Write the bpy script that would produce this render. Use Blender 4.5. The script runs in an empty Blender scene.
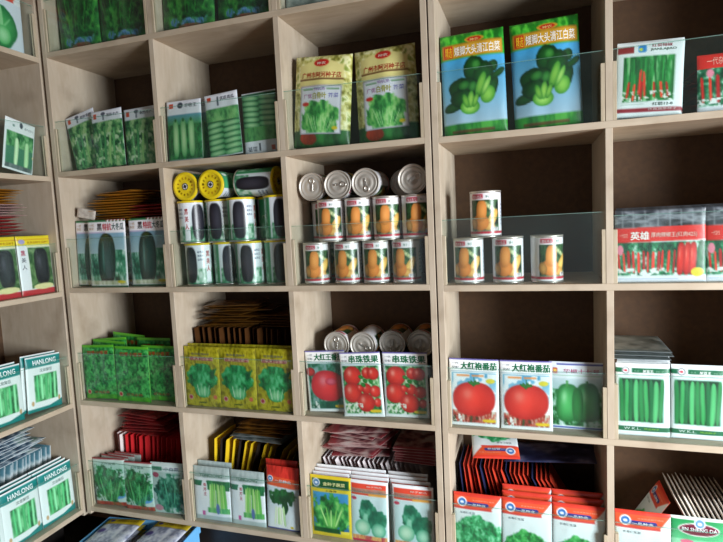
import bpy, math, random
import numpy as np
from mathutils import Matrix, Vector

# ------------------------------------------------------------------ camera, light, exposure
SC = bpy.context.scene
COL = SC.collection
R = math.radians

cam_d = bpy.data.cameras.new('camera')
cam = bpy.data.objects.new('camera', cam_d); COL.objects.link(cam)
cam_d.sensor_fit = 'HORIZONTAL'; cam_d.sensor_width = 36.0
cam_d.lens = 532.998 / 723 * 36.0
cam_d.clip_start = 0.02; cam_d.clip_end = 50
def _rot(r):
    v = Vector(r); a = v.length
    return Matrix.Rotation(a, 3, v / a)
_B = Matrix(((1, 0, 0), (0, 0, -1), (0, 1, 0)))          # world -> (right, down, forward)
_W2C = _rot((0.0968, 0.3096, -0.0335)) @ _B
_c2w = _W2C.transposed() @ Matrix(((1, 0, 0), (0, -1, 0), (0, 0, -1)))
cam.matrix_world = Matrix.Translation((1.4454, -1.351, 0.1742)) @ _c2w.to_4x4()
SC.camera = cam

world = bpy.data.worlds.new('world'); SC.world = world; world.use_nodes = True
world.node_tree.nodes['Background'].inputs[0].default_value = (0.75, 0.85, 1.0, 1)
world.node_tree.nodes['Background'].inputs[1].default_value = 0.3

def area(name, loc, aim, sx, sy, power, color):
    l = bpy.data.lights.new(name, 'AREA'); l.shape = 'RECTANGLE'; l.size = sx; l.size_y = sy
    l.energy = power; l.color = color
    o = bpy.data.objects.new(name, l); COL.objects.link(o)
    o.location = loc
    o.rotation_euler = (Vector(aim) - Vector(loc)).to_track_quat('-Z', 'Y').to_euler()
    return o
area('doorway_daylight', (3.72, -1.62, -0.15), (1.1, -0.33, -2.75), 0.95, 1.4, 236, (0.90, 0.955, 1.0))
area('front_fill', (1.3, -3.9, -0.35), (1.2, 0.0, -0.5), 2.4, 1.8, 3.5, (0.90, 0.96, 1.0))  # added weak fill from behind the camera for the upright fronts

SC.view_settings.view_transform = 'Standard'
SC.view_settings.look = 'None'
SC.view_settings.gamma = 1.0
SC.view_settings.use_curve_mapping = False
SC.view_settings.exposure = 0.0
SC.cycles.max_bounces = 10
SC.cycles.diffuse_bounces = 3
SC.cycles.transparent_max_bounces = 16

# ------------------------------------------------------------------ helpers
def put(o, label=None, cat=None, group=None, kind=None):
    if label: o['label'] = label
    if cat: o['category'] = cat
    if group: o['group'] = group
    if kind: o['kind'] = kind
    return o
def link(name, mesh, parent=None):
    o = bpy.data.objects.new(name, mesh); COL.objects.link(o)
    if parent is not None: o.parent = parent
    return o
def empty(name):
    o = bpy.data.objects.new(name, None); COL.objects.link(o); o.empty_display_size = 0.03
    return o
def children(o): return [c for c in o.children]
def copy_tree(o, parent=None):
    c = o.copy(); COL.objects.link(c)
    for k in ('label', 'group'):
        if k in c.keys(): del c[k]
    if parent is not None:
        c.parent = parent
    for ch in children(o): copy_tree(ch, c)
    return c

class MB:
    """collects boxes and tubes, becomes one mesh"""
    def __init__(s): s.v = []; s.f = []; s.mi = []; s.sm = []
    def add(s, vs, fs, m=0, smooth=False):
        n = len(s.v); s.v += [tuple(a) for a in vs]
        for f in fs: s.f.append([n + i for i in f]); s.mi.append(m); s.sm.append(smooth)
    def box(s, x0, x1, y0, y1, z0, z1, m=0, b=0.0008, M=None):
        # bevelled box: 24 vertices
        lo = (x0, y0, z0); hi = (x1, y1, z1)
        b = min(b, *(0.45 * (hi[i] - lo[i]) for i in range(3)))
        if b <= 0.0001:
            vs = [(x, y, z) for x in (x0, x1) for y in (y0, y1) for z in (z0, z1)]
            fs = [(0, 1, 3, 2), (4, 6, 7, 5), (0, 4, 5, 1), (2, 3, 7, 6), (0, 2, 6, 4), (1, 5, 7, 3)]
        else:
            vs = []; idx = {}
            for sx in (0, 1):
                for sy in (0, 1):
                    for sz in (0, 1):
                        c = [(lo, hi)[q][i] for i, q in enumerate((sx, sy, sz))]
                        ins = [(b, -b)[q] for q in (sx, sy, sz)]
                        for ax in range(3):
                            p = [c[i] + (0 if i == ax else ins[i]) for i in range(3)]
                            idx[(sx, sy, sz, ax)] = len(vs); vs.append(tuple(p))
            fs = []
            def F(keys): fs.append([idx[k] for k in keys])
            for q in (0, 1):
                r = [(0, 0), (1, 0), (1, 1), (0, 1)]
                if q == 0: r = r[::-1]
                F([(q, a, c_, 0) for a, c_ in r])
                F([(a, q, c_, 1) for a, c_ in r[::-1]])
                F([(a, c_, q, 2) for a, c_ in r])
            for a in (0, 1):
                for c_ in (0, 1):
                    F([(0, a, c_, 1), (1, a, c_, 1), (1, a, c_, 2), (0, a, c_, 2)])
                    F([(a, 0, c_, 0), (a, 1, c_, 0), (a, 1, c_, 2), (a, 0, c_, 2)])
                    F([(a, c_, 0, 0), (a, c_, 1, 0), (a, c_, 1, 1), (a, c_, 0, 1)])
            for a in (0, 1):
                for c_ in (0, 1):
                    for d in (0, 1): F([(a, c_, d, 0), (a, c_, d, 1), (a, c_, d, 2)])
        if M is not None: vs = [tuple(M @ Vector(p)) for p in vs]
        s.add(vs, fs, m)
    def lathe(s, prof, n=40, m=0, M=None, smooth=True, cap=False):
        vs = []; fs = []
        for r, z in prof:
            for k in range(n):
                a = 2 * math.pi * k / n; vs.append((r * math.cos(a), r * math.sin(a), z))
        for i in range(len(prof) - 1):
            for k in range(n):
                k2 = (k + 1) % n
                fs.append((i * n + k, i * n + k2, (i + 1) * n + k2, (i + 1) * n + k))
        if cap:
            fs.append(list(range(n))[::-1]); fs.append([(len(prof) - 1) * n + k for k in range(n)])
        if M is not None: vs = [tuple(M @ Vector(p)) for p in vs]
        s.add(vs, fs, m, smooth)
    def mesh(s, name, mats):
        me = bpy.data.meshes.new(name); me.from_pydata(s.v, [], s.f)
        for m in mats: me.materials.append(m)
        me.polygons.foreach_set('material_index', s.mi)
        me.polygons.foreach_set('use_smooth', s.sm)
        me.update()
        import bmesh
        bm = bmesh.new(); bm.from_mesh(me); bmesh.ops.recalc_face_normals(bm, faces=bm.faces[:]); bm.to_mesh(me); bm.free()
        return me
    def build(s, name, mats, parent=None):
        return link(name, s.mesh(name, mats if isinstance(mats, (list, tuple)) else [mats]), parent)

# ------------------------------------------------------------------ materials
def lin(c):
    c = np.asarray(c, float)
    return np.where(c <= 0.04045, c / 12.92, ((c + 0.055) / 1.055) ** 2.4)
def L(r, g, b): return tuple(float(x) for x in lin((r / 255, g / 255, b / 255))) + (1.0,)
def mat(name, color, rough=0.6, metal=0.0, coat=0.0, spec=0.5):
    m = bpy.data.materials.new(name); m.use_nodes = True
    p = m.node_tree.nodes['Principled BSDF']
    p.inputs['Base Color'].default_value = color; p.inputs['Roughness'].default_value = rough
    p.inputs['Metallic'].default_value = metal; p.inputs['Coat Weight'].default_value = coat
    p.inputs['Specular IOR Level'].default_value = spec
    return m
def noisy(name, c1, c2, c3, scale, stretch, rough=0.6, grime=0.0, bump=0.15):
    m = mat(name, c1, rough); nt = m.node_tree; N = nt.nodes; K = nt.links
    p = N['Principled BSDF']
    tc = N.new('ShaderNodeTexCoord'); mp = N.new('ShaderNodeMapping'); mp.inputs['Scale'].default_value = stretch
    K.new(tc.outputs['Object'], mp.inputs[0])
    n1 = N.new('ShaderNodeTexNoise'); n1.inputs['Scale'].default_value = scale; n1.inputs['Detail'].default_value = 6
    n1.inputs['Distortion'].default_value = 0.6
    K.new(mp.outputs[0], n1.inputs['Vector'])
    r = N.new('ShaderNodeValToRGB'); r.color_ramp.elements[0].position = 0.3; r.color_ramp.elements[1].position = 0.72
    r.color_ramp.elements[0].color = c2; r.color_ramp.elements[1].color = c1
    K.new(n1.outputs[0], r.inputs[0])
    n2 = N.new('ShaderNodeTexNoise'); n2.inputs['Scale'].default_value = 9; n2.inputs['Detail'].default_value = 5
    K.new(tc.outputs['Object'], n2.inputs['Vector'])
    r2 = N.new('ShaderNodeValToRGB'); r2.color_ramp.elements[0].position = 0.52; r2.color_ramp.elements[1].position = 0.75
    r2.color_ramp.elements[0].color = (0, 0, 0, 1); r2.color_ramp.elements[1].color = (grime,) * 3 + (1,)
    K.new(n2.outputs[0], r2.inputs[0])
    mx = N.new('ShaderNodeMix'); mx.data_type = 'RGBA'
    K.new(r2.outputs[0], mx.inputs['Factor']); K.new(r.outputs[0], mx.inputs['A']); mx.inputs['B'].default_value = c3
    K.new(mx.outputs['Result'], p.inputs['Base Color'])
    if bump:
        b = N.new('ShaderNodeBump'); b.inputs['Strength'].default_value = bump; b.inputs['Distance'].default_value = 0.001
        K.new(n1.outputs[0], b.inputs['Height']); K.new(b.outputs[0], p.inputs['Normal'])
    return m
M_ply_v = noisy('plywood_upright', L(194, 180, 160), L(182, 166, 144), L(120, 97, 72), 12, (4, 4, 0.9), 0.62, 0.4)
M_ply_h = noisy('plywood_board', L(192, 177, 155), L(179, 162, 139), L(120, 97, 72), 12, (0.9, 4, 4), 0.62, 0.4)
M_back = noisy('brown_hardboard', L(84, 58, 34), L(72, 49, 29), L(58, 39, 23), 60, (1, 1, 1), 0.75, 0.3, 0.05)
M_strip = noisy('pine_strip', L(190, 177, 153), L(172, 156, 130), L(126, 102, 76), 40, (6, 6, 0.6), 0.6, 0.3)
M_wall = noisy('tan_wall_paint', L(112, 94, 74), L(104, 86, 66), L(84, 68, 52), 4, (1, 1, 1), 0.85, 0.2, 0.03)
M_floor = noisy('worn_wooden_floor', L(140, 88, 44), L(106, 64, 32), L(74, 46, 24), 14, (0.6, 5, 1), 0.6, 0.4)
M_ceil = mat('ceiling_paint', L(96, 84, 70), 0.9)
M_dark = noisy('void_shade_dark', L(38, 32, 30), L(24, 20, 19), L(14, 12, 12), 18, (0.7, 6, 1), 0.5, 0.3, 0.05)  # near-black colour stands in for the shade of the void below the shelves
M_steel = mat('tin_plate', L(205, 200, 192), 0.34, 0.85)
M_steel_mat = mat('brushed_lid', L(196, 190, 180), 0.48, 0.55)
M_yellow = mat('yellow_lid', L(226, 200, 22), 0.4)
M_bluebox = mat('blue_cardboard', L(112, 184, 236), 0.55)

def ink_mat(name, rough, metal=0.0, coat=0.0):
    m = mat(name, (1, 1, 1, 1), rough, metal, coat); nt = m.node_tree
    a = nt.nodes.new('ShaderNodeAttribute'); a.attribute_name = 'ink'
    nt.links.new(a.outputs['Color'], nt.nodes['Principled BSDF'].inputs['Base Color'])
    n = nt.nodes.new('ShaderNodeTexNoise'); n.inputs['Scale'].default_value = 28; n.inputs['Detail'].default_value = 2
    tc = nt.nodes.new('ShaderNodeTexCoord'); nt.links.new(tc.outputs['Object'], n.inputs['Vector'])
    b = nt.nodes.new('ShaderNodeBump'); b.inputs['Strength'].default_value = 0.35; b.inputs['Distance'].default_value = 0.004
    nt.links.new(n.outputs[0], b.inputs['Height']); nt.links.new(b.outputs[0], nt.nodes['Principled BSDF'].inputs['Normal'])
    return m
M_print = ink_mat('printed_packet_film', 0.38)
M_foil = ink_mat('printed_foil', 0.3, 0.25)
M_label = ink_mat('printed_can_label', 0.3)
M_label.node_tree.nodes['Bump'].inputs['Strength'].default_value = 0.05

def acrylic(name, tint, haze):
    m = bpy.data.materials.new(name); m.use_nodes = True; nt = m.node_tree; N = nt.nodes; K = nt.links
    N.clear(); out = N.new('ShaderNodeOutputMaterial')
    tr = N.new('ShaderNodeBsdfTransparent'); tr.inputs[0].default_value = tint
    gl = N.new('ShaderNodeBsdfGlossy'); gl.inputs['Roughness'].default_value = 0.06
    fr = N.new('ShaderNodeFresnel'); fr.inputs['IOR'].default_value = 1.49
    a = N.new('ShaderNodeMixShader'); ge = N.new('ShaderNodeNewGeometry'); s1 = N.new('ShaderNodeMath'); s1.operation = 'SUBTRACT'; s1.inputs[0].default_value = 1.0; K.new(ge.outputs['Backfacing'], s1.inputs[1])
    s2 = N.new('ShaderNodeMath'); s2.operation = 'MULTIPLY'; K.new(fr.outputs[0], s2.inputs[0]); K.new(s1.outputs[0], s2.inputs[1]); K.new(s2.outputs[0], a.inputs[0]); K.new(tr.outputs[0], a.inputs[1]); K.new(gl.outputs[0], a.inputs[2])
    df = N.new('ShaderNodeBsdfDiffuse'); df.inputs[0].default_value = L(170, 205, 195)
    n = N.new('ShaderNodeTexNoise'); n.inputs['Scale'].default_value = 7; n.inputs['Detail'].default_value = 4
    mr = N.new('ShaderNodeMapRange'); mr.inputs['From Min'].default_value = 0.35; mr.inputs['From Max'].default_value = 0.75
    mr.inputs['To Min'].default_value = haze * 0.5; mr.inputs['To Max'].default_value = haze * 1.6
    tc = N.new('ShaderNodeTexCoord'); K.new(tc.outputs['Object'], n.inputs['Vector']); K.new(n.outputs[0], mr.inputs['Value'])
    b = N.new('ShaderNodeMixShader'); K.new(mr.outputs[0], b.inputs[0]); K.new(a.outputs[0], b.inputs[1]); K.new(df.outputs[0], b.inputs[2])
    K.new(b.outputs[0], out.inputs[0])
    return m
M_pane = acrylic('dusty_clear_acrylic', (0.955, 0.98, 0.972, 1), 0.014)
M_pane_edge = acrylic('acrylic_edge', (0.70, 0.86, 0.80, 1), 0.25)

# ------------------------------------------------------------------ room
def structure(name, mb, m):
    return put(mb.build(name, m), kind='structure')
X0, X1, Y0, Y1, Z0, Z1 = -0.36, 3.75, -4.0, 0.34, -1.5, 1.35
b = MB(); b.box(X0 - .1, X1 + .1, Y0 - .1, Y1 + .1, Z0 - .1, Z0); structure('floor', b, M_floor)
b = MB(); b.box(X0 - .1, X1 + .1, Y0 - .1, Y1 + .1, Z1, Z1 + .1); structure('ceiling', b, M_ceil)
b = MB(); b.box(X0 - .1, X1 + .1, Y1, Y1 + .1, Z0, Z1); structure('wall_back', b, M_wall)
b = MB(); b.box(X0 - .1, X0, Y0, Y1, Z0, Z1); structure('wall_left', b, M_wall)
b = MB()                                                   # right wall with an open doorway
b.box(X1, X1 + .1, Y0, -2.2, Z0, Z1); b.box(X1, X1 + .1, -1.05, Y1, Z0, Z1); b.box(X1, X1 + .1, -2.2, -1.05, 0.7, Z1)
structure('wall_right', b, M_wall)
b = MB()                                                   # shopfront wall with a wide opening
b.box(X0 - .1, 0.1, Y0 - .1, Y0, Z0, Z1); b.box(2.7, X1 + .1, Y0 - .1, Y0, Z0, Z1); b.box(0.1, 2.7, Y0 - .1, Y0, 0.6, Z1)
structure('wall_front', b, M_wall)

# ------------------------------------------------------------------ shelving
T = 0.008                                                   # half a board
D = 0.29                                                    # depth of the pigeonholes
def frame_mid(x0, z0): return Matrix.Translation((x0, 0, z0))
def frame_wing(k, z0):                                      # local x -> +y, local y -> -x
    return Matrix.Translation((-0.023, -0.392 - 0.4 * k, z0)) @ Matrix.Rotation(R(90), 4, 'Z')

def shelving(name_label, Fm, xs, zs, panes, ztop, zbot):
    root = empty('shelving_unit'); put(root, name_label, 'shelf')
    root.matrix_world = Fm
    n = len(xs)
    for i in (0, n - 1):
        b = MB(); b.box(xs[i] - T, xs[i] + T, 0, D, zbot, ztop); b.build('side_panel', M_ply_v, root)
    for j, z in enumerate(zs):
        b = MB(); b.box(xs[0] + T, xs[-1] - T, 0.0, D - .006, z - T, z + T); b.build('shelf_board', M_ply_h, root)
    rr = random.Random(n * 7 + int(xs[-1] * 10))
    for i in range(1, n - 1):
        for j in range(len(zs) - 1):
            o = rr.uniform(-.0012, .0012)
            b = MB(); b.box(xs[i] - T + o, xs[i] + T + o, -0.0003 + abs(o), D - .006, zs[j] + T, zs[j + 1] - T)
            b.build('divider', M_ply_v, root)
    b = MB(); b.box(xs[0] + T, xs[-1] - T, D - .006, D, zbot, ztop, b=0); b.build('back_panel', M_back, root)
    for i in range(n - 1):
        for j in range(len(zs) - 1):
            p = panes.get((i, j), (0.157, 0.0, 0.130))
            if p is None: continue
            ph, tilt, sh = p
            z = zs[j] + T
            for sx, s in ((xs[i] + T, 1), (xs[i + 1] - T, -1)):
                dh = rr.uniform(-.006, .006)
                for (ya, yb) in ((0.0006, 0.0052), (0.0092, 0.0128)):
                    b = MB(); a0, a1 = sorted((sx, sx + s * 0.0088)); b.box(a0, a1, ya, yb, z, z + sh + dh)
                    b.build('retaining_strip', M_strip, root)
            if ph <= 0: continue
            b = MB()
            Mx = Matrix.Translation(((xs[i] + xs[i + 1]) / 2, 0, z)) @ Matrix.Rotation(R(tilt), 4, 'Y')
            hw = (xs[i + 1] - xs[i]) / 2 - T - .002
            b.box(-hw, hw, 0.0060, 0.0084, 0.0005, ph, 0, b=0, M=Mx)
            pn = b.build('front_pane', M_pane, root)
            b = MB(); b.box(-hw, hw, 0.0059, 0.0085, ph, ph + 0.0014, 0, b=0, M=Mx); b.build('pane_edge', M_pane_edge, pn)
    return root

ZR = {-1: 1.113, 0: 0.743, 1: 0.373, 2: 0.0, 3: -0.375, 4: -0.744, 5: -1.117}   # shelf under row r
zs_m = [ZR[4], ZR[3], ZR[2], ZR[1], ZR[0], ZR[-1]]
H3 = {}
mid_panes = {(1, 2): (0.167, 0, .125), (2, 2): (0.165, 0, .125)}
shelving('pale plywood pigeonhole unit three cells wide, left of the dark vertical gap', frame_mid(0, 0),
         [0, .4, .8, 1.2], zs_m, mid_panes, ZR[-1] + T, ZR[4] - .018)
RX0, RP = 1.2198, 0.3965
right_zs = [ZR[5] - .003] + [z - .003 for z in zs_m]
shelving('pale plywood pigeonhole unit holding four pumpkin cans, right of the dark vertical gap', frame_mid(0, 0),
         [RX0, RX0 + RP, RX0 + 2 * RP, RX0 + 3 * RP], right_zs, {(0, 3): (0.166, -0.3, .13)}, ZR[-1] + T, Z0)
WZ = -0.0115
shelving('plywood pigeonhole unit standing at right angles in the left corner', Matrix.Translation((-0.023, 0.008, WZ)) @ Matrix.Rotation(R(90), 4, 'Z'),
         [-1.2, -.8, -.4, 0], zs_m, {}, ZR[-1] + T, ZR[4] - .018)

def cellM(r, cx): return frame_mid({0: 0, 1: .4, 2: .8, 3: RX0, 4: RX0 + RP}[cx], ZR[r] + T - (.003 if cx > 2 else 0))
def wingM(r): return frame_wing(0, ZR[r] + T + WZ)

# bases and counter below the left and middle units, coloured as a shaded void
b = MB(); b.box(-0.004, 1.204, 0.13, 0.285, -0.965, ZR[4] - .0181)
put(b.build('base_cabinet', M_dark), 'added recessed base coloured as shade under the three cell wide pigeonhole unit', 'cabinet')
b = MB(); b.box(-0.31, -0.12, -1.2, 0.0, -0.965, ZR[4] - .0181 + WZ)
put(b.build('base_cabinet', M_dark), 'added recessed base coloured as shade under the corner pigeonhole unit', 'cabinet')
root = empty('counter'); root.location = (0.45, -0.1, Z0); put(root, 'counter coloured dark as shade under the bottom shelves carrying the blue box', 'counter')
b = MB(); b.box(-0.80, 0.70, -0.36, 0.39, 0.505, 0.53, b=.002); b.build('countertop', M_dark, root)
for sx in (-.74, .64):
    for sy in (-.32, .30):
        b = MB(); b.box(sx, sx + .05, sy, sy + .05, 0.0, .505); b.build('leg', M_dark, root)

# ------------------------------------------------------------------ print artwork (numpy rasters stored as colours on the mesh)
def C(h):
    h = h.lstrip('#'); return np.array([int(h[i:i + 2], 16) / 255 for i in (0, 2, 4)])
def vnoise(H, W, sx, sy, seed, octv=3):
    rg = np.random.RandomState(seed); out = np.zeros((H, W)); amp = 1; tot = 0
    for o in range(octv):
        gx = max(2, int(sx * 2 ** o) + 1); gy = max(2, int(sy * 2 ** o) + 1)
        g = rg.rand(gy, gx)
        yy = np.linspace(0, gy - 1.001, H); xx = np.linspace(0, gx - 1.001, W)
        y0 = yy.astype(int); x0 = xx.astype(int); fy = (yy - y0)[:, None]; fx = (xx - x0)[None]
        fy = fy * fy * (3 - 2 * fy); fx = fx * fx * (3 - 2 * fx)
        a = g[np.ix_(y0, x0)]; b_ = g[np.ix_(y0, x0 + 1)]; c = g[np.ix_(y0 + 1, x0)]; d = g[np.ix_(y0 + 1, x0 + 1)]
        out += amp * ((a * (1 - fx) + b_ * fx) * (1 - fy) + (c * (1 - fx) + d * fx) * fy); tot += amp; amp *= .6
    return out / tot
class Art:
    SS = 3
    def __init__(s, nx, ny, bg, asp):
        s.nx, s.ny = nx, ny; s.W, s.H = nx * s.SS, ny * s.SS; s.asp = asp
        s.a = np.ones((s.H, s.W, 3)) * C(bg)
        s.v, s.u = np.meshgrid((np.arange(s.H) + .5) / s.H, (np.arange(s.W) + .5) / s.W, indexing='ij')
    def mix(s, m, c):
        m = np.clip(m, 0, 1)[..., None]; s.a = s.a * (1 - m) + c * m; return s
    def rect(s, u0, v0, u1, v1, c, k=1.0, slant=0.0):
        vv = s.v - slant * (s.u - u0)
        return s.mix(((s.u >= u0) & (s.u < u1) & (vv >= v0) & (vv < v1)) * k, C(c))
    def grad(s, u0, v0, u1, v1, c0, c1):
        t = np.clip((s.v - v0) / (v1 - v0), 0, 1)[..., None]
        m = ((s.u >= u0) & (s.u < u1) & (s.v >= v0) & (s.v < v1)); return s.mix(m * 1.0, C(c0) * (1 - t) + C(c1) * t)
    def ell(s, cu, cv, ru, rv, c, c2=None, ang=0, pw=2, hi=None, wob=0, seed=0):
        """ellipse (ru in widths, rv in heights); c2 = rim colour, hi = highlight colour"""
        x = (s.u - cu); y = (s.v - cv) * s.asp; a = R(ang)
        xr = x * math.cos(a) + y * math.sin(a); yr = -x * math.sin(a) + y * math.cos(a)
        d = (np.abs(xr / ru) ** pw + np.abs(yr / (rv * s.asp)) ** pw) ** (1 / pw)
        if wob: d = d + (vnoise(s.H, s.W, 12, 14, seed) - .5) * wob
        m = np.clip((1 - d) * 14 + .5, 0, 1)
        col = C(c) * np.ones_like(s.a)
        if c2 is not None:
            t = np.clip(d, 0, 1)[..., None] ** 2; col = C(c) * (1 - t) + C(c2) * t
        s.mix(m, col)
        if hi is not None:
            h = np.exp(-(((xr / ru + .3) / .25) ** 2 + ((yr / (rv * s.asp) + .3) / .35) ** 2)) * .75
            s.mix(h * (d < 1), C(hi))
        return s
    def leafy(s, u0, v0, u1, v1, cols, sx=14, sy=16, seed=0, edge=0.0, shape=None):
        n = vnoise(s.H, s.W, sx, sy, seed, 4); n2 = vnoise(s.H, s.W, sx * 2, sy * 2, seed + 9, 3)
        n = (n - n.min()) / (n.max() - n.min()); t = np.clip((n * .7 + n2 * .3 - .28) / .42, 0, 1) * (len(cols) - 1)
        i = np.clip(t.astype(int), 0, len(cols) - 2); f = (t - i)[..., None]; P = np.array([C(c) for c in cols])
        col = P[i] * (1 - f) + P[i + 1] * f
        m = ((s.u >= u0) & (s.u < u1) & (s.v >= v0) & (s.v < v1)) * 1.0
        if shape is not None:
            cu, cv, ru, rv = shape
            d = np.sqrt(((s.u - cu) / ru) ** 2 + ((s.v - cv) / rv) ** 2) + (vnoise(s.H, s.W, 9, 11, seed + 3, 3) - .5) * edge
            m = m * np.clip((1 - d) * 12, 0, 1)
        return s.mix(m, col)
    def strokes(s, n, u0, u1, v0, v1, cols, wid, fan=0, seed=0, curve=0.0):
        """n vertical stems or pods between v0 (top) and v1"""
        rg = random.Random(seed)
        for k in range(n):
            cu = u0 + (u1 - u0) * (k + .5) / n + rg.uniform(-.01, .01); a = fan * ((k + .5) / n - .5) * 2
            w = wid * rg.uniform(.8, 1.2); va = v0 + rg.uniform(0, .04); vb = v1 - rg.uniform(0, .04)
            t = np.clip((s.v - va) / (vb - va), 0, 1)
            cc = cu + a * (1 - t) + curve * np.sin(t * 3.1 + k)
            prof = np.sqrt(np.clip(1 - np.abs(2 * t - 1) ** 6, 0, 1))
            d = np.abs(s.u - cc) / (w * prof + 1e-4)
            m = np.clip((1 - d) * 6, 0, 1) * (s.v > va) * (s.v < vb)
            c = C(cols[k % len(cols)]); col = c * (1.12 - .35 * np.clip(d, 0, 1)[..., None] ** 2)
            s.mix(m, np.clip(col, 0, 1))
        return s
    def frame(s, u0, v0, u1, v1, c, w=.02):
        wv = w / s.asp
        s.rect(u0 - w, v0 - wv, u1 + w, v0, c); s.rect(u0 - w, v1, u1 + w, v1 + wv, c)
        s.rect(u0 - w, v0, u0, v1, c); return s.rect(u1, v0, u1 + w, v1, c)
    def specks(s, u0, v0, u1, v1, c, seed, thr=.62, sx=30, sy=36):
        n = vnoise(s.H, s.W, sx, sy, seed, 2)
        return s.mix(np.clip((n - thr) * 14, 0, 1) * (s.u >= u0) * (s.u < u1) * (s.v >= v0) * (s.v < v1), C(c))
    def out(s):
        q = s.a.reshape(s.ny, s.SS, s.nx, s.SS, 3).mean(axis=(1, 3))
        return lin(np.clip(q, 0, 1))

# text -> triangles, cached and normalised to a unit box
_tc = {}
def text_tris(body, bold=0.0):
    key = (body, bold)
    if key in _tc: return _tc[key]
    c = bpy.data.curves.new('lettering', 'FONT'); c.body = body; c.resolution_u = 2; c.offset = 0.0
    o = bpy.data.objects.new('lettering', c); COL.objects.link(o)
    bpy.context.view_layer.update()
    ev = o.evaluated_get(bpy.context.evaluated_depsgraph_get()); me = ev.to_mesh()
    v = np.array([tuple(p.co)[:2] for p in me.vertices]); f = [list(p.vertices) for p in me.polygons]
    ev.to_mesh_clear(); bpy.data.objects.remove(o); bpy.data.curves.remove(c)
    mn = v.min(0); mx = v.max(0)
    if bold > .005:                                          # heavier strokes: the same letters struck again, slightly shifted
        n0 = len(v); d = min(bold, .06) * 1.0; vv = [v]; ff = list(f)
        for k, (ox, oy) in enumerate(((d, 0), (0, d * .8), (d, d * .8))):
            vv.append(v + np.array([ox, oy])); ff += [[i + n0 * (k + 1) for i in q] for q in f]
        v = np.concatenate(vv); f = ff; mx = mx + np.array([d, d * .8])
    v = (v - mn) / (mx - mn)
    _tc[key] = (v, f); return _tc[key]

def ink_mesh(name, V, F, colors, smooth_n, m):
    me = bpy.data.meshes.new(name); me.from_pydata(V, [], F); me.materials.append(m)
    at = me.attributes.new('ink', 'FLOAT_COLOR', 'POINT')
    buf = np.ones((len(V), 4), np.float32); buf[:, :3] = colors; at.data.foreach_set('color', buf.ravel())
    sm = np.zeros(len(F), bool); sm[:smooth_n] = True; me.polygons.foreach_set('use_smooth', sm)
    me.update(); return me

def packet_mesh(name, art, w, h, t, texts=(), back='#e8e8ea', m=None, wr=0.0005, seed=0, pillow=False):
    """closed film packet: printed front grid, plain back, sealed rim. origin bottom centre, front faces -y"""
    px = art.out(); ny, nx = px.shape[:2]
    rg = random.Random(seed); ph = [rg.uniform(0, 6) for _ in range(6)]
    e = 4 if not pillow else 2
    def bulge(u, v):
        p = np.clip(1 - np.abs(2 * u - 1) ** e, 0, 1) * np.clip(1 - np.abs(2 * v - 1) ** (e + 2), 0, 1)
        k = (p > 0.02)
        wv = wr * (np.sin(u * 9 + v * 5 + ph[0]) + np.sin(u * -6 + v * 11 + ph[1]) + .7 * np.sin(u * 17 + v * 3 + ph[2])) * np.sqrt(p)
        return t / 2 * np.sqrt(p) + wv * k + .0004
    V = []; F = []; Cc = []
    us = np.linspace(0, 1, nx); vs = np.linspace(0, 1, ny)
    uu, vv = np.meshgrid(us, vs); bf = bulge(uu, vv)
    V += list(zip((uu.ravel() - .5) * w, -bf.ravel(), (1 - vv.ravel()) * h)); Cc.append(px.reshape(-1, 3))
    for j in range(ny - 1):
        o = j * nx
        for i in range(nx - 1): F.append((o + i, o + nx + i, o + nx + i + 1, o + i + 1))
    # back
    bx, by = 9, 12; off = len(V); ub, vb = np.meshgrid(np.linspace(0, 1, bx), np.linspace(0, 1, by)); bb = bulge(ub, vb)
    V += list(zip((ub.ravel() - .5) * w, bb.ravel(), (1 - vb.ravel()) * h)); Cc.append(np.tile(lin(C(back)), (bx * by, 1)))
    for j in range(by - 1):
        for i in range(bx - 1): q = off + j * bx + i; F.append((q, q + 1, q + bx + 1, q + bx))
    sn = len(F)
    # rim
    off = len(V); cs = [(-.5, 0), (.5, 0), (.5, 1), (-.5, 1)]
    for yy in (-.0004, .0004): V += [(a * w, yy, c * h) for a, c in cs]
    Cc.append(np.tile(lin(C(back)), (8, 1)))
    for k in range(4): k2 = (k + 1) % 4; F.append((off + k, off + k2, off + 4 + k2, off + 4 + k))
    for tx in texts:
        body, u0, v0, u1, v1, col = tx[:6]; bold = tx[6] if len(tx) > 6 else 0.0; slant = tx[7] if len(tx) > 7 else 0.0
        tv, tf = text_tris(body, bold); off = len(V)
        U = u0 + (u1 - u0) * tv[:, 0]; Vv = v1 + (v0 - v1) * tv[:, 1] + slant * (U - u0)
        B = bulge(U, Vv) + .0007
        V += list(zip((U - .5) * w, -B, (1 - Vv) * h)); Cc.append(np.tile(lin(C(col)), (len(tv), 1)))
        F += [[off + i for i in f] for f in tf]
    return ink_mesh(name, V, F, np.concatenate(Cc), sn, m or M_print)

NX, NY = 54, 78
G = ['#0a3a16', '#166a2a', '#2f9a3c', '#7cc95a']
GD = ['#06240f', '#0f4a20', '#1f7a34', '#4aa650']
DES = {}
def design(key):
    def wrap(fn): DES[key] = fn; return fn
    return wrap
def A(bg, w=.122, h=.177, nx=NX, ny=NY): return Art(nx, ny, bg, h / w)

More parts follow.
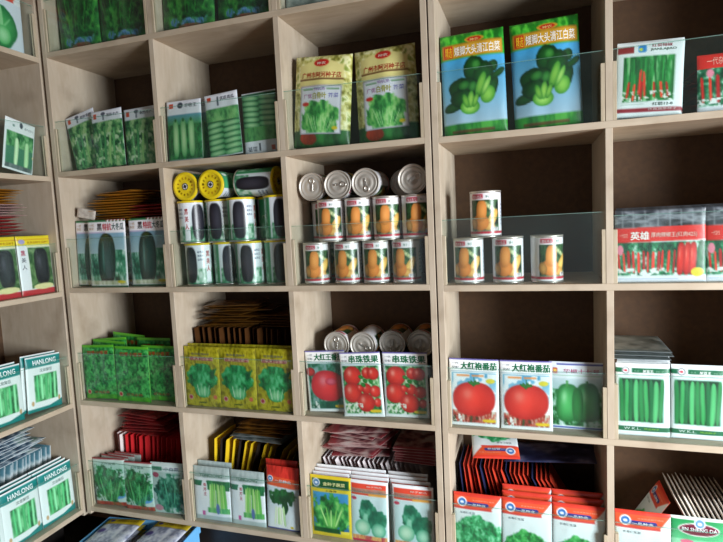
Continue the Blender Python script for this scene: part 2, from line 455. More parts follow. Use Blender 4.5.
# each design returns (art, texts, w, h, thickness, back colour, material)
def logo(a, cu, cv, r, ring='#ffffff', inner='#2a6ab0'):
    a.ell(cu, cv, r, r / a.asp, ring); a.ell(cu, cv, r * .78, r * .78 / a.asp, inner); a.ell(cu, cv + .004, r * .4, r * .3 / a.asp, '#dfeaf4')
def pakchoi(a, cu, cv, s, dk='#0c4a1c', md='#1c7a2e', st='#8ed05a', pale='#c8e89a'):
    for du, dv, ru, rv, an in ((-.24, -.02, .17, .13, -50), (-.12, -.2, .17, .15, -15), (.08, -.30, .15, .14, 10), (.26, -.08, .13, .16, 40), (.0, -.12, .2, .15, 0)):
        a.ell(cu + du * s, cv + dv * s, ru * s, rv * s, md, dk, an, wob=.35, seed=int(abs(du) * 90) + 3)
    for du, an, l in ((-.12, -22, .13), (0, 0, .15), (.12, 20, .14), (.2, 32, .12)):
        a.ell(cu + du * s, cv + .10 * s, .055 * s, l * s, pale, st, an)
    a.ell(cu + .02 * s, cv + .2 * s, .17 * s, .09 * s, pale, st)
@design('beans_clear')
def _():
    a = A('#dfe2ea'); a.leafy(0, .2, 1, 1, ['#123f26', '#2a6a3e', '#5a9a58', '#a0c488'], 8, 10, 1)
    a.strokes(4, .2, .8, .32, .98, ['#5aa060', '#3f8a50', '#8abc70'], .04, .03, 4, .03); a.specks(0, .4, 1, .95, '#b8d0a8', 6, .62, 10, 12)
    a.rect(.1, .055, .2, .14, '#c8472c'); a.ell(.42, .07, .07, .03, '#4a5260'); a.rect(.40, .1, .45, .18, '#6a7280'); a.rect(.02, .0, .98, .008, '#9aa0b0')
    return a, (('耐热丰产', .55, .07, .92, .13, '#5a6070', .02),), .116, .177, .010, '#cfd6d8', M_print
@design('cucumber_upright')
def _():
    a = A('#e2e5ec'); a.grad(0, .24, 1, .42, '#5a94a8', '#3a8a4c'); a.leafy(0, .4, 1, .97, ['#0f4a24', '#1f6a36', '#2f8a44'], 12, 12, 2)
    for k, u in enumerate((.28, .5, .72)): a.ell(u, .62, .085, .31, '#b4d8a0', '#4d9a58', pw=3); a.ell(u, .33, .03, .03, '#1a5a2c')
    a.rect(.1, .05, .22, .13, '#c8472c'); a.ell(.42, .09, .08, .05, '#39414e')
    return a, (('丰收王', .55, .06, .9, .13, '#4a505e', .02),), .118, .177, .011, '#cfd6d8', M_print
@design('cucumber_stack')
def _():
    a = A('#e2e5ec'); a.leafy(0, .24, 1, .46, ['#2a6a3a', '#58a05a', '#7cba70'], 8, 6, 3); a.rect(0, .44, 1, .98, '#1c5a34')
    for c_ in range(2):
        for k in range(6): a.ell(.27 + .48 * c_, .5 + k * .088, .25, .04, '#a0cf98', '#3d8a54', -4, pw=2.6)
    a.rect(.1, .05, .22, .12, '#c8472c'); a.rect(.4, .06, .45, .2, '#4a525e')
    return a, (('优质青瓜', .5, .06, .92, .12, '#4a505e', .02),), .108, .180, .011, '#cfd6d8', M_print
@design('cucumber_inverted')
def _():
    a = A('#e2e5ec'); a.rect(0, .03, 1, .58, '#1c5a34')
    for c_ in range(2):
        for k in range(6): a.ell(.27 + .48 * c_, .1 + k * .085, .25, .039, '#a0cf98', '#3d8a54', 4, pw=2.6)
    a.leafy(0, .56, 1, .78, ['#2a6a3a', '#58a05a', '#4c9a50'], 8, 6, 3); a.rect(.8, .87, .9, .95, '#c8472c'); a.rect(.45, .82, .5, .94, '#4a525e')
    return a, (('青瓜', .12, .95, .4, .87, '#4a505e', .02),), .108, .177, .011, '#cfd6d8', M_print
@design('bag_yellow')
def _():
    a = A('#b9b266', .168, .236, 62, 86); a.leafy(0, 0, 1, 1, ['#6a6a24', '#a8a450', '#d9d68c', '#f0eec0', '#8a9a40'], 14, 14, 5)  # pale tones paint crinkle highlights into the film colour
    a.leafy(0, .82, 1, 1, ['#123a18', '#1f5a26', '#2f7a34'], 10, 5, 6); a.leafy(.1, .84, .5, .97, ['#7a2a18', '#b03a20'], 8, 4, 7, shape=(.3, .9, .16, .07), edge=.5)
    a.rect(.13, .12, .88, .36, '#d8cf86'); a.rect(.13, .27, .88, .29, '#6b4a2a'); a.ell(.5, .13, .3, .06, '#d8cf86')
    a.rect(.15, .345, .86, .86, '#a9a6b4'); a.rect(.17, .36, .84, .85, '#dcdde6')
    a.rect(.2, .38, .38, .392, '#3f7a3a'); a.rect(.62, .38, .82, .392, '#3f7a3a')
    a.leafy(.18, .5, .83, .845, ['#1d6a2c', '#3c9a44', '#74c060', '#a6d88a'], 14, 12, 8, shape=(.5, .69, .36, .2), edge=.6)
    a.strokes(9, .38, .64, .64, .84, ['#b8e0a0', '#8fcf80'], .006, .12, 2); a.ell(.5, .1, .13, .043, '#c0231c'); a.ell(.25, .54, .06, .022, '#c0231c'); a.ell(.76, .8, .05, .02, '#d6c21e')
    return a, (('广州市阿河种子店', .17, .2, .85, .265, '#a8261a', .03), ('神农', .42, .085, .58, .118, '#f2d9c8', .02), ('特抗热', .4, .365, .6, .4, '#8a5aa8'), ('广优', .21, .43, .36, .48, '#b0489a'),
               ('白骨叶', .38, .42, .62, .49, '#a8a014', .03), ('芥菜', .65, .43, .82, .48, '#5a4fb0')), .166, .236, .05, '#b9b266', M_print
@design('bag_pakchoi')
def _():
    a = A('#2f9a2c', .155, .248, 62, 94); a.leafy(0, 0, 1, .2, ['#0f6018', '#2a9a28', '#5ccc3c', '#1f8020'], 8, 6, 4)
    a.grad(0, .26, 1, .88, '#3f9fd4', '#a9c6dc'); a.rect(.04, .11, .97, .25, '#c99a2c'); a.frame(.05, .12, .96, .24, '#8a5a18', .008)
    a.rect(.07, .125, .21, .237, '#c02418'); a.ell(.55, .085, .15, .03, '#c99a2c'); a.ell(.55, .085, .11, .022, '#c02418')
    for du, dv, ru, rv, an in ((.3, -.17, .1, .05, -50), (.03, -.17, .17, .12, 6), (.16, -.1, .15, .13, 30), (-.2, .0, .19, .09, -14), (-.05, .03, .2, .11, 22), (-.3, .17, .17, .05, -14), (-.16, .1, .2, .09, 0), (.3, .02, .08, .1, 20), (.38, -.1, .13, .03, -35)):
        a.ell(.5 + du, .54 + dv, ru, rv, '#17551e', '#072a10', an, wob=.3, seed=int(ru * 100))
    for du, dv, ru, rv, an in ((.06, -.2, .07, .05, 10), (-.14, -.02, .09, .04, -14), (.0, .0, .06, .05, 22)): a.ell(.5 + du, .54 + dv, ru, rv, '#3f8a3a', '#17551e', an)
    a.ell(.72, .63, .11, .085, '#8cc850', '#3a8a26', 24); a.ell(.62, .53, .06, .12, '#86c24c', '#3c8a2c', 20); a.ell(.7, .55, .04, .1, '#a4d468', '#3c8a2c', 26)
    a.ell(.44, .73, .15, .07, '#a8dc68', '#3c9026'); a.ell(.46, .66, .05, .08, '#98cc54', '#3c8a2c', 8); a.ell(.38, .67, .045, .07, '#7cb844', '#2c7a22', -15); a.ell(.53, .67, .04, .07, '#8cc850', '#2c7a22', 22)
    a.leafy(0, .88, 1, 1, ['#0f5a1c', '#2a8a2c', '#4ca83a'], 12, 4, 11); a.rect(.14, .94, .8, .965, '#7a2a16', .7)
    return a, (('矮脚大头清江白菜', .23, .135, .94, .228, '#f4efe0', .03), ('精选', .085, .13, .195, .23, '#f0c02c', .02), ('神农', .48, .072, .62, .1, '#f0d080')), .156, .248, .035, '#2f9a2c', M_print
@design('chili_white')
def _():
    a = A('#dfe9ea', .136, .166); a.leafy(.11, .2, .86, .79, ['#0a3a1a', '#176a2c', '#2f9244', '#8cc88c'], 16, 3, 12)
    a.strokes(18, .12, .85, .2, .74, ['#1d7a34', '#2f9a44', '#145a26'], .011, .02, 8, .012)
    a.strokes(7, .12, .84, .52, .79, ['#c8281c', '#e04a2c', '#b01c18', '#176a2c'], .02, -.04, 9); a.specks(.11, .66, .86, .79, '#dfe8e0', 17, .58); a.strokes(2, .3, .5, .36, .74, ['#d83a28'], .02, -.05, 9)
    a.rect(.02, .06, .26, .15, '#8e1e24'); a.ell(.38, .1, .06, .05, '#2a82c8', pw=5); a.ell(.36, .11, .025, .022, '#c8d83c'); a.rect(0, .88, 1, .93, '#8e1e2c'); a.rect(0, .985, 1, 1, '#b8c2c8')
    a.rect(.1, .8, .5, .805, '#7a9a88'); a.rect(.1, .82, .44, .825, '#7a9a88')
    return a, (('红箭辣椒', .52, .04, .82, .085, '#b04050', .01), ('JIANLAJIAO', .5, .1, .88, .14, '#3f6a52', .01), ('红箭12-8', .56, .815, .86, .86, '#39534a', .01), ('优良蔬菜种子', .5, .89, .92, .92, '#e0c8c8')), .136, .166, .012, '#e4e8ea', M_print
@design('hero_chili')
def _():
    a = A('#e4eaee', .186, .168, 84, 66); a.rect(0, 0, 1, .28, '#34383e'); a.leafy(0, .02, 1, .27, ['#1c1e22', '#4c5058', '#8a9098', '#3c4046'], 3, 9, 13)  # dark seen through the clear plastic top is painted in
    for u in (.08, .2, .33, .47, .6, .72, .84, .95): a.rect(u, .02, u + .02, .27, '#8f969c', .6)  # pale bars paint upright glints on the clear plastic
    a.rect(0, .255, 1, .45, '#d4261e', 1, -.02); a.leafy(0, .45, 1, .9, ['#0b3a24', '#14583a', '#2c8a58', '#b8d8cc'], 18, 10, 14)
    a.strokes(12, .02, .66, .55, .88, ['#d0201a', '#e03a28', '#a8181a'], .016, .02, 15); a.specks(0, .8, .7, .93, '#dfe8e4', 16, .5)
    for k, u in enumerate((.72, .79, .85)): a.ell(u, .68, .04, .22, '#e2281c', '#a81414', 3, pw=3, hi='#f08a7a')
    a.ell(.93, .66, .035, .22, '#1a6a34', '#0c3c1c', 5, pw=3); a.ell(.9, .86, .07, .06, '#d8c828'); a.rect(0, .93, 1, 1, '#e0e6ee'); a.ell(.06, .55, .035, .07, '#e88aa0')
    a.rect(.03, .945, .7, .955, '#8a94b4', .6)
    return a, (('英雄', .17, .30, .38, .415, '#f4ece8', .04), ('厚肉辣椒王(红肉425)', .40, .315, .9, .395, '#f0c8bc', .02), ('一代杂交', .05, .32, .14, .38, '#f0b0a0')), .186, .168, .012, '#b03028', M_print
@design('hero_chili_short')
def _():
    a = A('#e4eaee', .16, .126, 72, 56); a.rect(0, 0, 1, .25, '#d4261e'); a.leafy(0, .25, 1, .88, ['#0b3a24', '#14583a', '#2c8a58', '#b8d8cc'], 18, 10, 24)
    a.strokes(11, .02, .9, .35, .85, ['#d0201a', '#e03a28', '#a8181a'], .02, .02, 15); a.specks(0, .75, 1, .9, '#dfe8e4', 16, .5); a.ell(.14, .33, .04, .07, '#e88aa0'); a.rect(0, .9, 1, 1, '#e0e6ee')
    return a, (('英雄', .42, .05, .72, .2, '#f4ece8', .04), ('一代杂交', .1, .06, .34, .19, '#f0b0a0')), .162, .127, .012, '#b03028', M_print
@design('melon')
def _():
    a = A('#f0eef2', .146, .214); a.rect(0, 0, 1, .035, '#1f6a38'); a.rect(.5, .0, 1, .02, '#c83a44')
    for k in range(5): a.rect(.54 + k * .09, 0, .58 + k * .09, .035, '#f2f0f2')
    a.grad(.03, .2, .97, .6, '#7fa8c0', '#c6dade'); a.leafy(.03, .5, .97, .96, ['#0f4030', '#1d6a4c', '#6aa890', '#bcd8cc'], 14, 8, 18)
    a.leafy(.6, .45, .97, .8, ['#1d6a4c', '#4a9a74', '#d4e4e0'], 16, 12, 19)
    a.ell(.5, .58, .225, .365, '#1f4640', '#081816', 2, pw=3.0); a.ell(.42, .55, .03, .24, '#4c7c76', '#27524c'); a.ell(.5, .25, .1, .045, '#3a4a22', '#1c2a1c'); a.rect(.03, .19, .5, .198, '#7a5aa8', .8)
    a.leafy(.03, .9, .97, .965, ['#8a9a70', '#c8ccb0', '#e8e8dc'], 14, 2, 20); a.ell(.84, .92, .1, .022, '#d6c41e'); a.rect(0, .975, 1, 1, '#1f6a48')
    return a, (('黑', .28, .055, .41, .16, '#2a2026', .04), ('特抗', .43, .055, .67, .16, '#cc2440', .04), ('大冬瓜', .68, .055, .98, .16, '#22504a', .03), ('一代', .06, .06, .2, .1, '#c8a070', .01), ('杂交', .06, .11, .2, .15, '#c8a070', .01)), .146, .214, .012, '#dfe4e4', M_print
@design('coriander')
def _():
    a = A('#3f9a1e', .132, .18); a.leafy(.02, .04, .98, .93, ['#0a4018', '#15682a', '#2a9040', '#52b45a'], 20, 24, 21); a.leafy(0, .9, 1, 1, ['#2a7a16', '#5ab02a'], 10, 3, 22); a.rect(0, 0, 1, .045, '#57b024')
    a.ell(.16, .86, .06, .045, '#d8b098'); a.ell(.16, .86, .042, .03, '#b4242a')
    return a, (('四季小香菜', .2, .1, .86, .17, '#a83c1c', .03), ('优良品种', .34, .84, .8, .89, '#a05a28', .01)), .132, .18, .014, '#4fa428', M_print
@design('lettuce_gold')
def _():
    a = A('#8f8a12', .128, .187); a.leafy(0, 0, 1, 1, ['#6e6a0c', '#a09a1a', '#c4bc2e', '#8a8214'], 9, 8, 25)
    a.leafy(.08, .28, .92, .84, ['#0a5a30', '#128244', '#2aa55c', '#5cc488'], 9, 8, 26, shape=(.5, .5, .41, .25), edge=.6)
    a.ell(.52, .74, .2, .1, '#8ed8a0', '#1f9a54'); a.strokes(4, .4, .66, .6, .84, ['#c6ecc8', '#9edca8'], .012, .08, 3)
    a.rect(.18, .17, .82, .225, '#e6b4b4', .85); a.ell(.18, .84, .06, .04, '#d8a8b0'); a.ell(.18, .84, .04, .028, '#a83048'); a.ell(.84, .82, .05, .035, '#c86848'); a.ell(.5, .92, .12, .012, '#4a5a10')
    return a, (('意大利生菜', .19, .165, .81, .23, '#a8304c', .02), ('优良蔬菜种子', .24, .1, .74, .14, '#4f5a6a')), .128, .187, .012, '#8f8420', M_foil
def tomato(txt, big, cluster, w=.122):
    a = A('#eef3f4', w, .178); a.rect(0, 0, 1, .022, '#4a3f96'); a.rect(.03, .022, .97, .17, '#f6f8f8'); a.rect(.03, .185, .97, .192, '#9ab4c8')
    if cluster:
        a.leafy(.07, .21, .94, .94, ['#0f4a24', '#2a7a3c', '#7ab87a', '#d0e0c0'], 14, 14, 31)
        for cu, cv, r in ((.66, .32, .13), (.80, .33, .14), (.30, .36, .215), (.62, .56, .12), (.82, .60, .13), (.86, .77, .1), (.27, .62, .225), (.58, .77, .21), (.47, .55, .08)):
            a.ell(cu, cv, min(r, .95 - cu), r / a.asp, '#e2352a', '#a81618', hi='#f8b0a0', pw=2)
        for p in ((.5, .38), (.6, .44), (.74, .45), (.55, .5)): a.ell(*p, .06, .03, '#2a8a34', '#0f5a1c', 30, wob=.6, seed=3)
        a.specks(.07, .78, .5, .94, '#dfe8dc', 33, .5); a.rect(0, .21, .06, 1, '#e8eef0')
    elif big == 1:
        a.leafy(.07, .21, .94, .94, ['#0d4434', '#1f6a50', '#4f8a78', '#7aa0a0'], 10, 10, 35)
        a.ell(.12, .34, .12, .07, '#c03030', '#7a1c20'); a.ell(.53, .57, .41, .245, '#e8343a', '#b01c2c', 8, pw=2.3, hi='#e890a0'); a.ell(.62, .5, .14, .06, '#d8607a', '#c02c40')
        a.specks(.08, .82, .28, .94, '#e0e8e4', 36, .48); a.leafy(.3, .82, .7, .94, ['#0d4434', '#1f6a50'], 8, 4, 37)
    else:
        a.grad(.07, .21, .94, .6, '#4a9cc8', '#c4dce4'); a.specks(.07, .22, .94, .5, '#e0ecf0', 38, .55, 8, 8); a.leafy(.07, .76, .94, .94, ['#28502a', '#7a2a22', '#c04a3a', '#c8c8b8'], 18, 8, 39)
        a.ell(.5, .59, .42, .25, '#e83a2e', '#b81c1a', 0, pw=2.3, hi='#f08070')
        for an in (-60, -25, 20, 60, 90): a.ell(.5 + .06 * math.sin(R(an)), .36, .025, .05, '#2c7a2c', '#1a5a1e', an)
        a.rect(.5, .27, .52, .35, '#2c6a2c'); a.rect(.16, .235, .42, .262, '#e8863a', .9); a.rect(.46, .235, .7, .262, '#e8863a', .9); a.ell(.83, .32, .09, .035, '#d8cc3a'); a.specks(.08, .82, .26, .94, '#e8ece8', 36, .45)
    a.ell(.8, .9, .13, .022, '#e0c028', pw=4); a.frame(.07, .21, .94, .945, '#c6dfe6', .012)
    return a, ((txt, .24, .045, .97, .158, '#0c6a42', .06), ('一代', .06, .05, .2, .085, '#5a6670'), ('交配', .06, .11, .2, .145, '#5a6670')), w, .178, .010, '#dfe6ea', M_print
DES['tomato_garden'] = lambda: tomato('大红王番茄', 1, False)
DES['tomato_cluster'] = lambda: tomato('串珠铁果', 0, True)
DES['tomato_big'] = lambda: tomato('大红袍番茄', 0, False, .126)
@design('green_pepper')
def _():
    a = A('#dfe8ee', .126, .172); a.rect(.15, .03, 1, .05, '#3f4a9a'); a.leafy(.04, .3, .96, .93, ['#0d4a24', '#2a7a3c', '#9cc8b4', '#d4e4e4'], 12, 10, 41)
    a.grad(.04, .24, .96, .4, '#c8d8e0', '#a8c8c8'); a.ell(.34, .6, .2, .28, '#46b05c', '#16682c', 3, pw=3, hi='#a0dca8'); a.ell(.72, .58, .21, .28, '#3fa854', '#135c26', -3, pw=3, hi='#98d8a0'); a.ell(.53, .62, .1, .25, '#2c8a40', '#16602a', 0, pw=2.5)
    a.rect(.32, .27, .36, .36, '#3c8a3c'); a.rect(.68, .27, .72, .33, '#2c6a2c'); a.rect(.08, .09, .16, .17, '#b83a2a'); a.ell(.12, .13, .03, .022, '#e8c85a'); a.rect(.08, .2, .95, .207, '#4a9a5a'); a.rect(0, .95, 1, .975, '#5a6ab8')
    return a, (('华椒十七号', .27, .095, .93, .16, '#b84878', .01),), .126, .172, .012, '#dfe4ec', M_print
@design('long_beans')
def _():
    a = A('#e6eef0', .116, .176); a.rect(.0, .065, .14, .13, '#1c6a48'); a.rect(.3, .065, 1, .13, '#1c6a48'); a.ell(.19, .1, .075, .05, '#e8eef0'); a.ell(.19, .1, .07, .045, '#2a3a40'); a.ell(.19, .1, .056, .037, '#eef2f4'); a.ell(.19, .1, .035, .014, '#c0283c')
    a.rect(.06, .2, .88, .8, '#8cbcae'); a.rect(.08, .21, .86, .79, '#0c3a22'); a.strokes(9, .08, .86, .2, .82, ['#1f7a40', '#379a56', '#17683a', '#4fae6c'], .046, .02, 43, .012); a.rect(.0, .8, 1, .86, '#e6eef0'); a.rect(.06, .195, .88, .21, '#a8ccc0')
    a.rect(0, .86, 1, .925, '#1c6a48'); a.rect(0, .975, 1, 1, '#c8d4d8')
    return a, (('W.K.L.', .14, .875, .46, .91, '#d8ece4', .01), ('架豆王', .5, .08, .7, .118, '#eef6f2', .03), ('优良', .34, .085, .44, .11, '#7ab090'), ('种子', .74, .09, .9, .115, '#7ab090'), ('精品种子', .52, .88, .8, .905, '#8cc43c')), .116, .177, .012, '#e0e6ea', M_print
@design('spinach')
def _():
    a = A('#bcd4cc', .112, .162); a.grad(0, 0, 1, .3, '#cfe0d8', '#a8ccc4'); a.ell(.75, .75, .2, .08, '#5a9ad0'); a.leafy(0, .12, 1, .96, ['#0a3c1c', '#12602c', '#24884a', '#5fb47a'], 12, 9, 45, shape=(.5, .52, .5, .38), edge=.9)
    a.strokes(8, .3, .7, .4, .9, ['#2f8a44', '#58b066', '#176a30'], .02, .22, 7); a.leafy(0, .9, 1, 1, ['#8a2a1c', '#c44a34', '#7a5a2c'], 12, 2, 46); a.rect(0, 0, 1, .03, '#8e2a30')
    return a, (('大叶菠菜', .3, .08, .75, .13, '#3a6a5c', .01),), .112, .162, .014, '#8e2a30', M_print
@design('teal_greens')
def _():
    a = A('#b4ccc8', .118, .168); a.rect(0, 0, 1, .05, '#c6d4d2'); a.rect(.04, .06, .96, .18, '#cfdcdc'); a.rect(.05, .08, .38, .15, '#2c7a5c'); a.ell(.18, .24, .1, .05, '#a83a5a')
    a.leafy(0, .2, 1, .97, ['#0a3a2c', '#155a44', '#2f8064', '#6aa890'], 9, 9, 47, shape=(.58, .58, .5, .38), edge=.9); a.ell(.2, .88, .13, .06, '#c08a98'); a.strokes(5, .4, .8, .3, .8, ['#2f7a5c', '#4a9a78'], .02, .2, 9)
    return a, (('小白菜', .45, .08, .9, .15, '#5a5a8c', .02),), .118, .168, .012, '#b8c8c8', M_print
@design('celery')
def _():
    a = A('#a3b4b4', .124, .172); a.leafy(0, 0, 1, .2, ['#8ea2a0', '#b4c4c2', '#a0b2b0'], 6, 3, 48); a.rect(0, .2, 1, 1, '#e6ecf2'); a.rect(0, .26, 1, .36, '#1c7252'); a.ell(.32, .52, .1, .3, '#eef2f6')
    a.leafy(.4, .25, .98, .42, ['#0f5a34', '#2a8a50'], 14, 5, 49); a.strokes(8, .42, .92, .28, .9, ['#b4e08a', '#7cc05a', '#98d070', '#5fae4c'], .03, -.04, 50); a.ell(.67, .86, .27, .07, '#e6ecf2'); a.leafy(.38, .75, .96, .84, ['#3c9a4c', '#7cc870'], 12, 3, 51); a.ell(.66, .76, .05, .1, '#5f78b0')
    a.rect(.22, .82, .3, .9, '#c85a9a'); a.rect(0, .9, 1, 1, '#b4c6c8')
    return a, (('YONGSONG', .2, .12, .82, .18, '#3f7a64', .01), ('香', .29, .3, .38, .36, '#c83a5a', .02), ('芹', .29, .38, .38, .45, '#c83a5a', .02), ('王', .29, .47, .38, .53, '#c83a5a', .02)), .124, .172, .012, '#a8b6b6', M_print
@design('red_choysum')
def _():
    a = A('#dfe6ec', .106, .196); a.leafy(0, 0, 1, .24, ['#a8241c', '#d8382c', '#c02c24'], 8, 3, 52); a.rect(0, .15, 1, .3, '#e25a34', 1, .04); logo(a, .14, .2, .09)
    a.grad(0, .33, 1, 1, '#cfdce8', '#e8eef2'); a.leafy(0, .34, 1, .75, ['#0a3a1c', '#14552a', '#2c7a3c'], 9, 8, 53, shape=(.5, .47, .4, .13), edge=.9); a.leafy(0, .34, 1, .8, ['#0a3a1c', '#14552a'], 9, 8, 53, shape=(.58, .6, .1, .15), edge=.5)
    a.strokes(6, .22, .62, .6, .94, ['#dcecc8', '#f0f6e6', '#b8dca0'], .03, -.06, 54); a.ell(.78, .93, .05, .02, '#d8c02c'); a.rect(0, .965, 1, 1, '#3a3f8a')
    return a, (('一品种业', .28, .19, .78, .235, '#e8ecf4', .03, .03),), .106, .196, .012, '#d0483c', M_print
@design('yellow_pakchoi')
def _():
    a = A('#dcc42a', .128, .182); a.rect(.06, .05, .94, .2, '#16502c'); a.rect(.08, .21, .92, .25, '#dcc42a'); a.grad(.08, .26, .92, .92, '#3f9ad4', '#2a6a9a'); a.leafy(.08, .26, .92, .92, ['#0c4a1e', '#1a7a34', '#3aa44a', '#7ccc6a'], 9, 8, 55, shape=(.5, .6, .48, .3), edge=.9)
    a.ell(.5, .74, .2, .13, '#7cd068', '#2a8a34'); a.strokes(5, .4, .62, .5, .84, ['#b0e48c', '#7cc85c'], .02, .2, 3); a.leafy(.08, .84, .7, .92, ['#0c4a1e', '#1a5a24'], 8, 2, 5); a.rect(.72, .87, .92, .92, '#e8d848'); logo(a, .17, .115, .09, '#dfe8f0', '#4a7aa8')
    return a, (('金种子蔬菜', .33, .09, .86, .15, '#d8dc9a', .03), ('上海青', .38, .215, .66, .245, '#4a4a14', .01)), .128, .182, .013, '#dfe0e4', M_print
@design('red_pakchoi')
def _():
    a = A('#eef0f2', .116, .180); a.rect(.05, .05, .95, .23, '#dc4a34'); a.leafy(.05, .13, .95, .2, ['#c07a60', '#a88a80', '#d89a5a'], 18, 1, 56); a.rect(.5, .2, .95, .235, '#e8a03c'); a.grad(.05, .24, .95, .93, '#cfe4e8', '#b8dcdc')
    a.ell(.12, .29, .07, .025, '#c83a5a'); a.leafy(.05, .3, .95, .93, ['#0f5a44', '#1f7a5a', '#4fa482', '#8cccb0'], 5, 5, 57, shape=(.45, .5, .24, .2), edge=.5); a.leafy(.05, .3, .95, .93, ['#0f5a44', '#1f7a5a', '#3f9a78'], 5, 5, 58, shape=(.72, .62, .26, .16), edge=.5)
    a.ell(.33, .75, .2, .13, '#c4e8cc', '#5cae8a', 12); a.ell(.74, .78, .18, .12, '#a8dcc0', '#3f9a78', -10); a.leafy(.05, .88, .95, .95, ['#c86a4a', '#e8c070', '#b03a4a'], 12, 2, 59); a.rect(.05, .95, .95, 1, '#c0304a')
    return a, (('优质上海青菜', .08, .135, .9, .19, '#b88a84', .02), ('种子精品', .45, .07, .85, .1, '#f4d0c4', .01)), .116, .180, .012, '#e4e6ea', M_print
def redheader(leafc, shape, txt='四季香葱', w=.124, seedn=61):
    a = A('#e6eef0', w, .18); a.rect(0, 0, 1, .22, '#e05430', 1, 0); a.rect(0, 0, 1, .05, '#d43c2c'); a.mix(((a.u > .78) & (a.v > .22 - (a.u - .78) * .9)) & (a.v < .24), C('#e6eef0')); a.rect(0, .215, .8, .24, '#d43a36')
    a.rect(.22, .13, .7, .185, '#2c3a86'); a.ell(.7, .157, .04, .0275, '#2c3a86'); logo(a, .19, .135, .1)
    a.grad(0, .25, 1, 1, '#dfeaec', '#c4dce0'); a.leafy(0, .3, 1, 1, leafc, 16, 16, seedn, shape=shape, edge=.35)
    return a, (('一品种业', .3, .14, .68, .178, '#eaf0fa', .03), ('长寿仁生菜', .14, .27, .46, .305, '#7a8a94', .01), ('优良蔬菜种子精品', .4, .08, .86, .1, '#f0a080')), w, .18, .013, '#d8482e', M_print
DES['red_header_chive'] = lambda: redheader(['#0c5a34', '#178048', '#3aa868', '#7cd0a0'], (.5, .68, .6, .36))
DES['red_header_round'] = lambda: redheader(['#0c5a2c', '#15803c', '#3aa850', '#64c47a'], (.5, .74, .46, .3), seedn=63)
DES['red_header_pale'] = lambda: redheader(['#1c7a3c', '#3aa04c', '#6cc464'], (.62, .78, .34, .3), seedn=65)
@design('corner_leaf')
def _():
    a, t, w, h, th, bk, m = redheader(['#1c7a3c', '#3aa04c'], (.5, 2, .01, .01), w=.15, seedn=66); a.rect(0, .25, 1, 1, '#d8e2ec')
    a.ell(.5, .66, .34, .33, '#4aac5c', '#0f6a34', 0, pw=1.7, wob=.12, seed=4); a.ell(.5, .6, .035, .26, '#8cd090'); 
    for an in (-40, 40): a.ell(.5 + .12 * math.sin(R(an)), .62, .015, .16, '#7cc884', None, an)
    a.ell(.52, .78, .16, .14, '#a0dca4', '#4aac5c')
    return a, t, .15, .2, .013, bk, m
@design('jin_sheng_da')
def _():
    a = A('#2c9a5a', .118, .18); a.rect(0, 0, 1, .04, '#dfece4'); a.grad(0, .04, 1, .34, '#1f8a4c', '#5ac48a'); a.ell(.5, .16, .36, .085, '#f0e8ea'); a.ell(.5, .16, .335, .073, '#6a1c34'); logo(a, .52, .08, .1, '#dfe8f0', '#5a8ac0')
    a.grad(0, .3, 1, 1, '#8ad4a8', '#c8ecd8'); a.leafy(0, .4, 1, 1, ['#0c5a2c', '#3aa850', '#8cd86a'], 10, 10, 67, shape=(.6, .8, .5, .35), edge=.6); a.ell(.8, .36, .16, .06, '#d8dc3c'); a.ell(.3, .33, .12, .03, '#e06a8a')
    return a, (('JIN SHENG DA', .19, .13, .82, .19, '#f2eef2', .03),), .118, .18, .013, '#e0e8e4', M_print
@design('hanlong')
def _():
    a = A('#eaf2f2', .126, .174); a.rect(0, .03, 1, .2, '#12807c'); a.rect(0, .93, 1, 1, '#12807c'); a.mix((a.v > .86) & (a.v > .93 - (a.u - .6) * .2), C('#12807c')); a.rect(.2, .34, .84, .82, '#2c7a4c')
    a.leafy(.2, .34, .84, .82, ['#1c5a34', '#3f9a5c', '#7cd090'], 10, 6, 68); a.strokes(5, .22, .82, .33, .83, ['#5cc880', '#8ce0a4', '#4cb06c'], .035, .01, 69); a.frame(.2, .34, .84, .82, '#c4dcd0', .012)
    for u in (.13, .88): a.ell(u, .83, .03, .045, '#c8a070', wob=.4)
    a.rect(0, 0, 1, .03, '#f2f6f6')
    return a, (('HANLONG', .17, .065, .84, .155, '#f2fafa', .035), ('汉龙架豆', .35, .235, .7, .295, '#5a706c', .02)), .126, .174, .012, '#eef2f2', M_print
@design('black_melon')
def _():
    a = A('#e8ece8', .118, .186); a.rect(0, 0, 1, .16, '#dccc2a'); a.rect(0, .06, 1, .075, '#c89a28'); a.ell(.14, .1, .09, .04, '#9a9ac0'); a.rect(0, .16, 1, .19, '#e8e4a0'); a.rect(0, .9, 1, 1, '#c02c34')
    a.leafy(.28, .2, .96, .88, ['#244a24', '#3f6a34', '#7a9a68'], 12, 12, 71); a.ell(.64, .52, .22, .3, '#2c2c34', '#0e0e14', 0, pw=3.2, hi='#5a5a64'); a.ell(.64, .86, .3, .05, '#e0dca0')
    a.rect(.0, .16, .25, .9, '#e8ecf0')
    return a, (('黑', .07, .24, .19, .33, '#c02c54', .03), ('美', .07, .36, .19, .44, '#4a4a5a', .02), ('人', .07, .48, .19, .56, '#4a4a5a', .02), ('优良品种冬瓜种子', .28, .09, .94, .13, '#a86a1c', .01)), .118, .186, .012, '#e4dfa0', M_print
